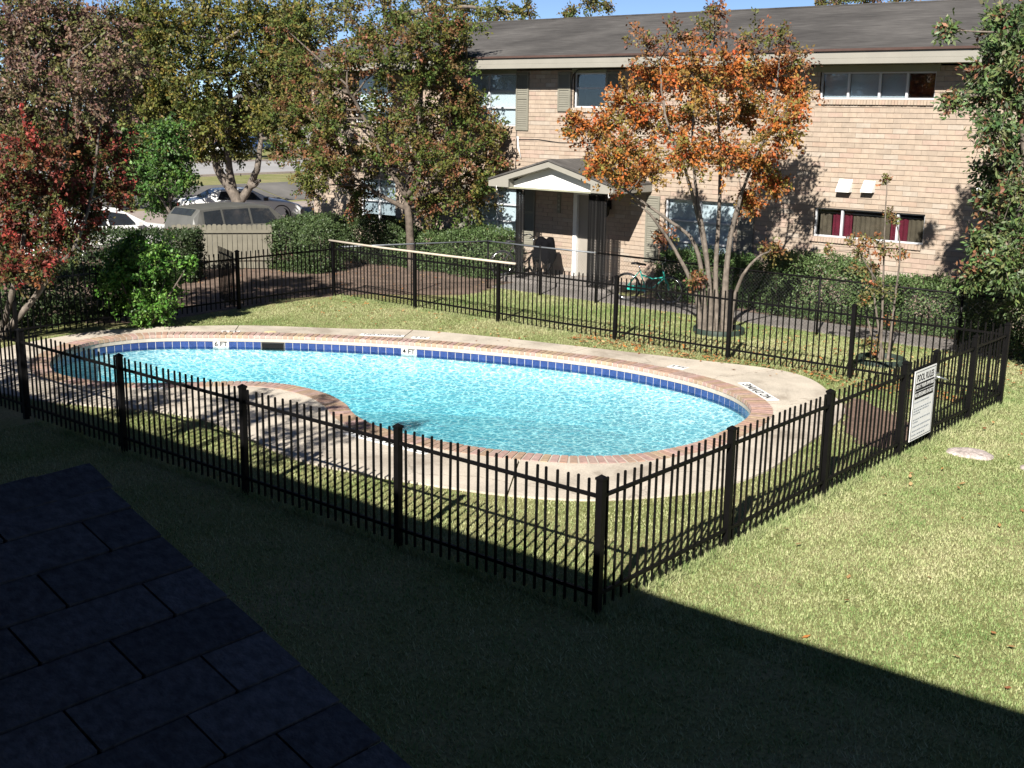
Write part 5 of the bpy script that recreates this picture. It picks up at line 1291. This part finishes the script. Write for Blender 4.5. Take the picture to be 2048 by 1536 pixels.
def grow(name, label, key, radii, bark, leaf, size, per, pals, cat='tree', extra=(), asp=(.5, .75), twig=True, group=None, seed=1, sparse=1.0, droop=.2):
    """stems as tapered tubes, twigs through every part of the crown, leaves along the twigs"""
    rg = np.random.default_rng(seed)
    base = STEMS[key][0][0] if STEMS.get(key) else CROWN[key][0][:3]
    e = empty(name, (base[0], base[1], 0), 0, label, cat, group); inv = Matrix.Translation((-base[0], -base[1], 0))
    T = MB(); allp = []
    for si, st in enumerate(STEMS.get(key, [])):
        r0, r1 = radii; pts = [Vector(p_) for p_ in st]
        if si == 0 or st[0][2] < .3: pts[0].z = -.1
        if si == 0 and st[0][2] > .3: pts.insert(0, Vector((st[0][0], st[0][1], -.1)))
        P_ = catmull(np.array([tuple(p_) for p_ in pts]), 5, False)
        P_ = P_ + rg.normal(0, r0 * .12, P_.shape) * np.linspace(0, 1, len(P_))[:, None]
        f = 1.0 if (si == 0 or st[0][2] < .3) else .62
        rs = [r0 * f + (r1 - r0 * f) * (i / (len(P_) - 1)) ** .8 for i in range(len(P_))]
        if f == 1.0: rs[0] *= 1.35
        T.tube([tuple(p_) for p_ in P_], rs, 8)
        allp += [(p_, q) for p_, q in zip(P_[3:], rs[3:])]
    A = np.array([a for a, q in allp]) if allp else None
    LV = []; LC = []
    balls = [(key, c) for c in CROWN[key]] + [(k2, c) for k2 in extra for c in CROWN[k2]]
    for kk, (x, y, z, r) in balls:
        c = np.array([x, y, z]); pal = pals[kk]; dens = per * (1 if kk == key else sparse)
        if A is not None:
            near = A[np.argmin(np.linalg.norm(A - c, axis=1) + np.maximum(0, A[:, 2] - c[2]) * 1.5)]
            rr = max(.006, radii[1] * .8)
            mid = (near + c) / 2 + rg.normal(0, .06, 3) * r; T.tube([tuple(near), tuple(mid), tuple(c)], [rr * 1.3, rr, rr * .6], 5)
        nt2 = max(4, int(40 * dens)); tn2 = rg.normal(size=(nt2, 3)); tn2 /= np.linalg.norm(tn2, axis=1)[:, None]
        for d in tn2:
            s0 = c + d * r * rg.uniform(.0, .35); ln = r * rg.uniform(.6, 1.25); d2 = d + rg.normal(0, .35, 3); d2[2] += .15; d2 /= np.linalg.norm(d2)
            s1 = s0 + d2 * ln; s1[2] -= droop * ln * rg.uniform(0, 1)
            if twig and rg.random() < .5: T.tube([tuple(s0), tuple((s0 + s1) / 2 + rg.normal(0, .03, 3) * r), tuple(s1)], [.006, .005, .003], 3, cap=False)
            k = max(3, int(ln / size * 5.0)); t = rg.uniform(.1, 1.05, k)
            pos = s0 + (s1 - s0) * t[:, None] + rg.normal(0, size * .55, (k, 3))
            ax = rg.normal(size=(k, 3)) + d2 * .8; ax[:, 2] -= .3; ax /= np.linalg.norm(ax, axis=1)[:, None]
            up = rg.normal(size=(k, 3)) + np.array([0.1, -.3, .7]); sd = np.cross(ax, up); sd /= (np.linalg.norm(sd, axis=1)[:, None] + 1e-9)
            nm = np.cross(sd, ax)
            L_ = size * rg.uniform(.7, 1.45, (k, 1)); W_ = L_ * rg.uniform(*asp, (k, 1))
            LV.append(np.stack([pos, pos + ax * L_ * .5 + sd * W_ * .5 + nm * L_ * .07, pos + ax * L_, pos + ax * L_ * .5 - sd * W_ * .5 + nm * L_ * .07], 1).reshape(-1, 3))
            base_c = np.array(pal[rg.integers(0, len(pal))]); cc = base_c * rg.uniform(.7, 1.3, (k, 1)) * (1 + rg.normal(0, .08, (k, 3))); LC.append(np.clip(cc * .88, .004, .9))
    if T.v:
        o = T.build('trunk', bark, e); o.matrix_parent_inverse = inv
    o = link('crown' if cat == 'tree' else 'foliage', quads_mesh('crown', np.vstack(LV), 4, np.vstack(LC)), leaf, e); o.matrix_parent_inverse = inv
    return e, sum(len(v) for v in LV) // 4
ORANGE = [(.43, .15, .035), (.38, .12, .032), (.35, .16, .045), (.28, .17, .05), (.39, .10, .032), (.20, .17, .045), (.31, .13, .05), (.24, .16, .05)]
ORTOP = [(.22, .10, .05), (.17, .14, .05), (.26, .13, .06), (.12, .13, .04), (.20, .09, .06)]
OLIVE = [(.105, .115, .03), (.14, .12, .035), (.085, .115, .03), (.16, .10, .045), (.20, .095, .05), (.07, .105, .025), (.13, .14, .035)]
STREET = [(.15, .145, .035), (.115, .13, .03), (.075, .095, .025), (.19, .16, .04), (.05, .065, .02), (.13, .125, .04)]
RED = [(.20, .05, .038), (.27, .05, .04), (.15, .06, .04), (.11, .09, .033), (.22, .09, .04), (.08, .08, .028), (.17, .045, .035), (.065, .085, .025), (.09, .095, .03)]
REDTOP = [(.19, .125, .09), (.15, .12, .07), (.20, .12, .10), (.13, .13, .05), (.16, .10, .075), (.12, .125, .045)]
RIGHT = [(.085, .135, .042), (.115, .165, .055), (.065, .105, .034), (.14, .165, .065), (.09, .13, .06), (.19, .09, .05), (.075, .12, .05)]
GREEN = [(.07, .15, .03), (.05, .115, .025), (.09, .16, .03), (.04, .085, .02)]
BRIGHT = [(.09, .20, .03), (.12, .25, .04), (.07, .16, .025), (.16, .28, .06), (.05, .12, .02)]
YOUNG = [(.20, .14, .06), (.12, .13, .045), (.30, .12, .05), (.15, .15, .06)]
BEHIND = [(.13, .14, .045), (.11, .12, .04), (.18, .15, .05), (.16, .10, .05), (.08, .10, .03)]
BGT = [(.075, .085, .03), (.055, .07, .022), (.10, .095, .035), (.04, .052, .018), (.12, .09, .045)]
cnt = {}
def reg(r): cnt[r[0].name] = r[1]
reg(grow('crape_myrtle', 'orange-leaved multi-stemmed crape myrtle behind the far iron fence', 'orange', (.062, .014), M['bark_pale'], M['leaf'], .064, 1.25, {'orange': ORANGE, 'orange_top': ORTOP}, extra=('orange_top',), seed=3, sparse=.38))
reg(grow('crape_myrtle', 'large olive-brown leaved tree in front of the left end of the brick building', 'big', (.13, .03), M['bark'], M['leaf'], .076, 1.08, {'big': OLIVE}, seed=4, sparse=1))
reg(grow('street_tree', 'olive green tree with forked trunk beside the parked cars', 'street', (.27, .06), M['bark_pale'], M['leaf'], .105, 1.7, {'street': STREET}, seed=5))
reg(grow('crape_myrtle', 'red-leaved crape myrtle with leaning trunks at the left edge', 'red', (.085, .02), M['bark_pale'], M['leaf'], .064, 1.6, {'red': RED, 'red_top': REDTOP}, extra=('red_top',), seed=6, sparse=.8))
reg(grow('crape_myrtle', 'green drooping tree cut off by the right edge of view', 'right', (.11, .02), M['bark_pale'], M['leaf_shiny'], .095, 1.3, {'right': RIGHT}, seed=7, droop=.5, asp=(.36, .5)))
reg(grow('tall_tree', 'tall thin-leaved tree with pale trunk rising behind the building roof', 'behind', (.24, .045), M['bark_pale'], M['leaf'], .12, .8, {'behind': BEHIND}, seed=8))
reg(grow('small_tree', 'small dense bright green tree behind the clipped hedge', 'green', (.10, .02), M['bark_pale'], M['leaf_shiny'], .085, 1.7, {'green': GREEN}, seed=9))
reg(grow('leafy_shrub', 'bright green upright shrub inside the left corner of the pool fence', 'shrub', (.035, .01), M['bark'], M['leaf_shiny'], .065, 1.7, {'shrub': BRIGHT}, 'shrub', seed=10, droop=0))
reg(grow('young_tree', 'young sparse crape myrtle with thin bare stems near the right corner of the pool fence', 'young', (.03, .007), M['bark_pale'], M['leaf'], .055, .3, {'young': YOUNG}, seed=11))
reg(grow('distant_tree', 'small distant tree top peeping over the middle of the roof ridge', 'far_a', (.2, .05), M['bark'], M['leaf'], .16, 1, {'far_a': BEHIND}, seed=12, twig=False))
reg(grow('distant_tree', 'distant pale tree top just above the right part of the roof ridge', 'far_b', (.3, .05), M['bark_pale'], M['leaf'], .16, .9, {'far_b': REDTOP + BEHIND}, seed=13))
STEMS['bg_a']=[[(-47.16,29.52,-1.42),(-47.16,29.52,0.13),(-46.95,29.7,3.4)]]
CROWN['bg_a']=[(-47.36,29.85,6.16,1.57),(-47.3,30.97,4.7,1.35),(-48.37,29.59,4.02,1.46),(-46.12,29.32,2.56,1.23),(-47.51,28.45,2.11,1.23),(-46.97,31.15,7.06,1.12),(-46.11,28.47,0.88,1.01),(-49.11,29.15,5.3,1.35),(-47.14,30.71,2.3,1.01)]
STEMS['bg_b']=[[(-46.88,24.62,-1.27),(-46.63,24.83,2.4)]]
CROWN['bg_b']=[(-47.35,24.71,7.12,1.66),(-46.88,26.17,7.19,1.66),(-47.76,24.96,4.98,1.66),(-44.98,25.14,4.79,1.66),(-46.54,24.12,2.61,1.45),(-46.77,26.18,2.38,1.45),(-43.35,25.64,6.87,1.25),(-47.69,25.2,0.51,1.25),(-46.17,26.37,0.54,1.04)]
STEMS['bg_c']=[[(-82.28,60.68,0.33),(-82.08,60.84,4.76)]]
CROWN['bg_c']=[(-83.44,60.19,3.54,1.26),(-82.86,61.74,3.15,1.26),(-83.14,61.03,4.76,1.26),(-79.94,61.56,3.4,1.18),(-83.89,58.54,3.12,1.26),(-80.56,63.58,3.6,0.93)]
reg(grow('background_tree', 'dark green tree behind the parked cars at the left', 'bg_a', (.2, .05), M['bark'], M['leaf'], .17, 1.1, {'bg_a': BGT}, seed=15, twig=False))
reg(grow('background_tree', 'brownish tree behind the red-leaved crape myrtle', 'bg_b', (.2, .05), M['bark'], M['leaf'], .17, 1.1, {'bg_b': BGT + REDTOP}, seed=16, twig=False))
reg(grow('background_tree', 'small far tree across the street above the parked cars', 'bg_c', (.2, .05), M['bark'], M['leaf'], .25, 1.0, {'bg_c': BGT}, seed=17, twig=False))
STEMS['shade'] = [[(-10.2, 2.9, -.1), (-10.2, 2.95, 1.5), (-10.3, 3.1, 3.0), (-10.4, 3.3, 4.6), (-10.2, 3.3, 6.2)], [(-10.25, 3.0, 2.2), (-11.0, 3.5, 3.6), (-11.3, 3.5, 5.2)], [(-10.2, 3.0, 2.6), (-9.5, 3.2, 4.2), (-9.0, 3.1, 5.8)]]
CROWN['shade'] = [(-9.64, 3.37, 4.8, 0.42), (-10.44, 3.26, 5.2, 0.42), (-11.34, 3.4, 5.4, 0.45), (-11.24, 3.69, 4.4, 0.4), (-9.2, 3.43, 6.3, 0.4), (-9.95, 3.64, 6.6, 0.42), (-9.95, 3.18, 5.8, 0.42), (-8.79, 2.94, 4.9, 0.4), (-8.7, 2.95, 5.9, 0.4)]
STEMS['shade_b'] = [[(-14.0, 3.0, -.1), (-14.0, 3.1, 1.5), (-14.0, 3.3, 3.0), (-13.8, 3.4, 4.4), (-13.6, 3.4, 5.4)], [(-14.0, 3.2, 2.2), (-15.2, 3.5, 3.4), (-16.1, 3.6, 4.4)], [(-14.0, 3.2, 2.4), (-13.0, 3.6, 3.6), (-12.6, 3.7, 4.4)]]
CROWN['shade_b'] = [(-12.74, 3.73, 4.6, 0.45), (-14.13, 3.65, 4.2, 0.5), (-15.53, 3.61, 4, 0.5), (-16.24, 3.63, 4.6, 0.5), (-12.53, 3.75, 4.2, 0.42), (-13.04, 3.46, 5.2, 0.45), (-14.54, 3.32, 5, 0.5)]
reg(grow('crape_myrtle', 'tree just left of view shading the near edge of the pool deck', 'shade', (.10, .02), M['bark_pale'], M['leaf'], .085, .42, {'shade': OLIVE}, seed=14))
reg(grow('crape_myrtle', 'farther of two trees left of view shading the left end of the deck', 'shade_b', (.10, .02), M['bark_pale'], M['leaf'], .085, .45, {'shade_b': OLIVE}, seed=18))

def hedge(name, label, x0, x1, y0, y1, z1, pal, size=.055, n=None, seed=1, box=False, z0=.02, leaf=None):
    """rounded mass of leaves on stems, denser towards its skin"""
    rg = np.random.default_rng(seed); cx, cy = (x0 + x1) / 2, (y0 + y1) / 2; e = empty(name, (cx, cy, 0), 0, label, 'hedge' if box else 'shrub'); inv = Matrix.Translation((-cx, -cy, 0))
    hx, hy = (x1 - x0) / 2, (y1 - y0) / 2; area = 2 * (hx + hy) * 2 * z1 + 4 * hx * hy; n = n or int(area * 1.9 / (size * size * .45))
    U = rg.uniform(-1, 1, (n, 3)); ax = rg.integers(0, 3, n); sg_ = np.where(rg.random(n) < .5, -1, 1); shell = 1 - np.abs(rg.normal(0, .1, n)) - (0 if box else .06) * rg.random(n)
    for k in range(3): U[ax == k, k] = (sg_ * shell)[ax == k]
    if not box:   # pull the corners in to a rounded form
        L4 = (np.abs(U[:, 0]) ** 3.2 + np.abs(U[:, 1]) ** 3.2 + np.abs(np.maximum(U[:, 2], -.0)) ** 3.2) ** (1 / 3.2); L4 = np.maximum(L4, 1e-3); m_ = np.max(np.abs(U), axis=1); U = U * (m_ / np.maximum(L4, m_))[:, None]
    bump = 1 + .09 * np.sin(U[:, 0] * hx * 5 + seed) * np.sin(U[:, 1] * hy * 6 + 1) + .07 * np.sin(U[:, 0] * hx * 11 + U[:, 2] * 7)
    if box: bump = 1 + .025 * np.sin(U[:, 0] * hx * 6) 
    pos = np.stack([cx + U[:, 0] * hx * bump, cy + U[:, 1] * hy * bump, z0 + (z1 - z0) * (U[:, 2] * .5 + .5) * (bump * .5 + .5)], 1) + rg.normal(0, size * .5, (n, 3)); pos[:, 2] = np.maximum(pos[:, 2], .015)
    out = U / np.linalg.norm(U, axis=1)[:, None]
    a = rg.normal(size=(n, 3)) * .8 + out * .5; a[:, 2] += .2; a /= np.linalg.norm(a, axis=1)[:, None]; nr = out + rg.normal(0, .5, (n, 3)); nr[:, 2] += .4; sd = np.cross(a, nr); sd /= np.linalg.norm(sd, axis=1)[:, None] + 1e-9; nm = np.cross(sd, a)
    L_ = size * rg.uniform(.6, 1.4, (n, 1)); W_ = L_ * rg.uniform(.45, .65, (n, 1))
    V = np.stack([pos, pos + a * L_ * .5 + sd * W_ * .5 + nm * L_ * .06, pos + a * L_, pos + a * L_ * .5 - sd * W_ * .5 + nm * L_ * .06], 1).reshape(-1, 3)
    P_ = np.array(pal); C_ = P_[rg.integers(0, len(P_), n)] * rg.uniform(.7, 1.3, (n, 1))
    for k in range(max(4, int((x1 - x0) * 3))):
        T = MB(); bx, by = cx + rg.uniform(-.8, .8) * hx, cy + rg.uniform(-.6, .6) * hy; T.tube([(bx, by, -.05), (bx + rg.normal(0, .08), by + rg.normal(0, .08), z1 * .5), (bx + rg.normal(0, .2), by + rg.normal(0, .15), z1 * .88)], [.014, .011, .005], 5)
        o = T.build('stem', M['bark'], e); o.matrix_parent_inverse = inv
    o = link('foliage', quads_mesh('foliage', V, 4, C_), leaf or M['leaf_shiny'], e); o.matrix_parent_inverse = inv; cnt[e.name] = n
    return e
HG = [(.075, .12, .04), (.055, .095, .03), (.10, .145, .055), (.04, .07, .022), (.065, .10, .035)]
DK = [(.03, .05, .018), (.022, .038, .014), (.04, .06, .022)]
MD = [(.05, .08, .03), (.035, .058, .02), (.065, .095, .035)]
hedge('round_shrub', 'rounded grey-green shrub left of the porch column', -21.6, -19.75, 22.6, 24.1, 1.28, HG, seed=21)
hedge('round_shrub', 'rounded green shrub under the left lower window behind the tree trunk', -23.4, -21.5, 22.7, 24.1, 1.05, HG, seed=22)
hedge('round_shrub', 'shaded shrub against the left end of the brick wall', -26.2, -23.4, 22.6, 24.1, 1.2, MD, seed=23)
hedge('round_shrub', 'dark shrub at the left corner of the brick building', -27.9, -26.2, 22.6, 23.9, 1.2, MD, seed=24)
hedge('round_shrub', 'wide clipped green shrub under the curtained window', -12.6, -9.9, 22.95, 24.15, 1.38, HG, seed=25)
hedge('round_shrub', 'green shrub right of the curtained window', -9.85, -7.7, 23.0, 24.15, 1.1, HG, seed=26)
hedge('round_shrub', 'dark leafy shrub in the shade at the right edge', -7.6, -5.2, 21.7, 24.0, 1.75, MD, seed=27)
hedge('round_shrub', 'dark small shrub between the orange tree and the central window', -15.2, -12.7, 23.1, 24.15, 1.2, [(.05, .10, .03), (.04, .075, .025), (.08, .13, .04)], seed=28)
hedge('clipped_hedge', 'dark clipped hedge in shade in front of the parked cars', -29.2, -24.4, 15.2, 16.5, 1.2, DK, .07, n=26000, seed=29, box=True).rotation_euler = (0, 0, R(42))
hedge('round_shrub', 'shrub between the cream board screen and the building', -25.9, -23.6, 19.9, 21.5, 1.35, MD, seed=30)
hedge('round_shrub', 'dark undergrowth outside the left side of the pool fence', -24.2, -21.4, 10.8, 13.2, 1.1, MD, .07, seed=31)
hedge('round_shrub', 'dark shrub at the foot of the red-leaved tree', -22.6, -20.9, 9.2, 10.6, .9, DK, .08, seed=32)
print('LEAVES', cnt, sum(cnt.values()))
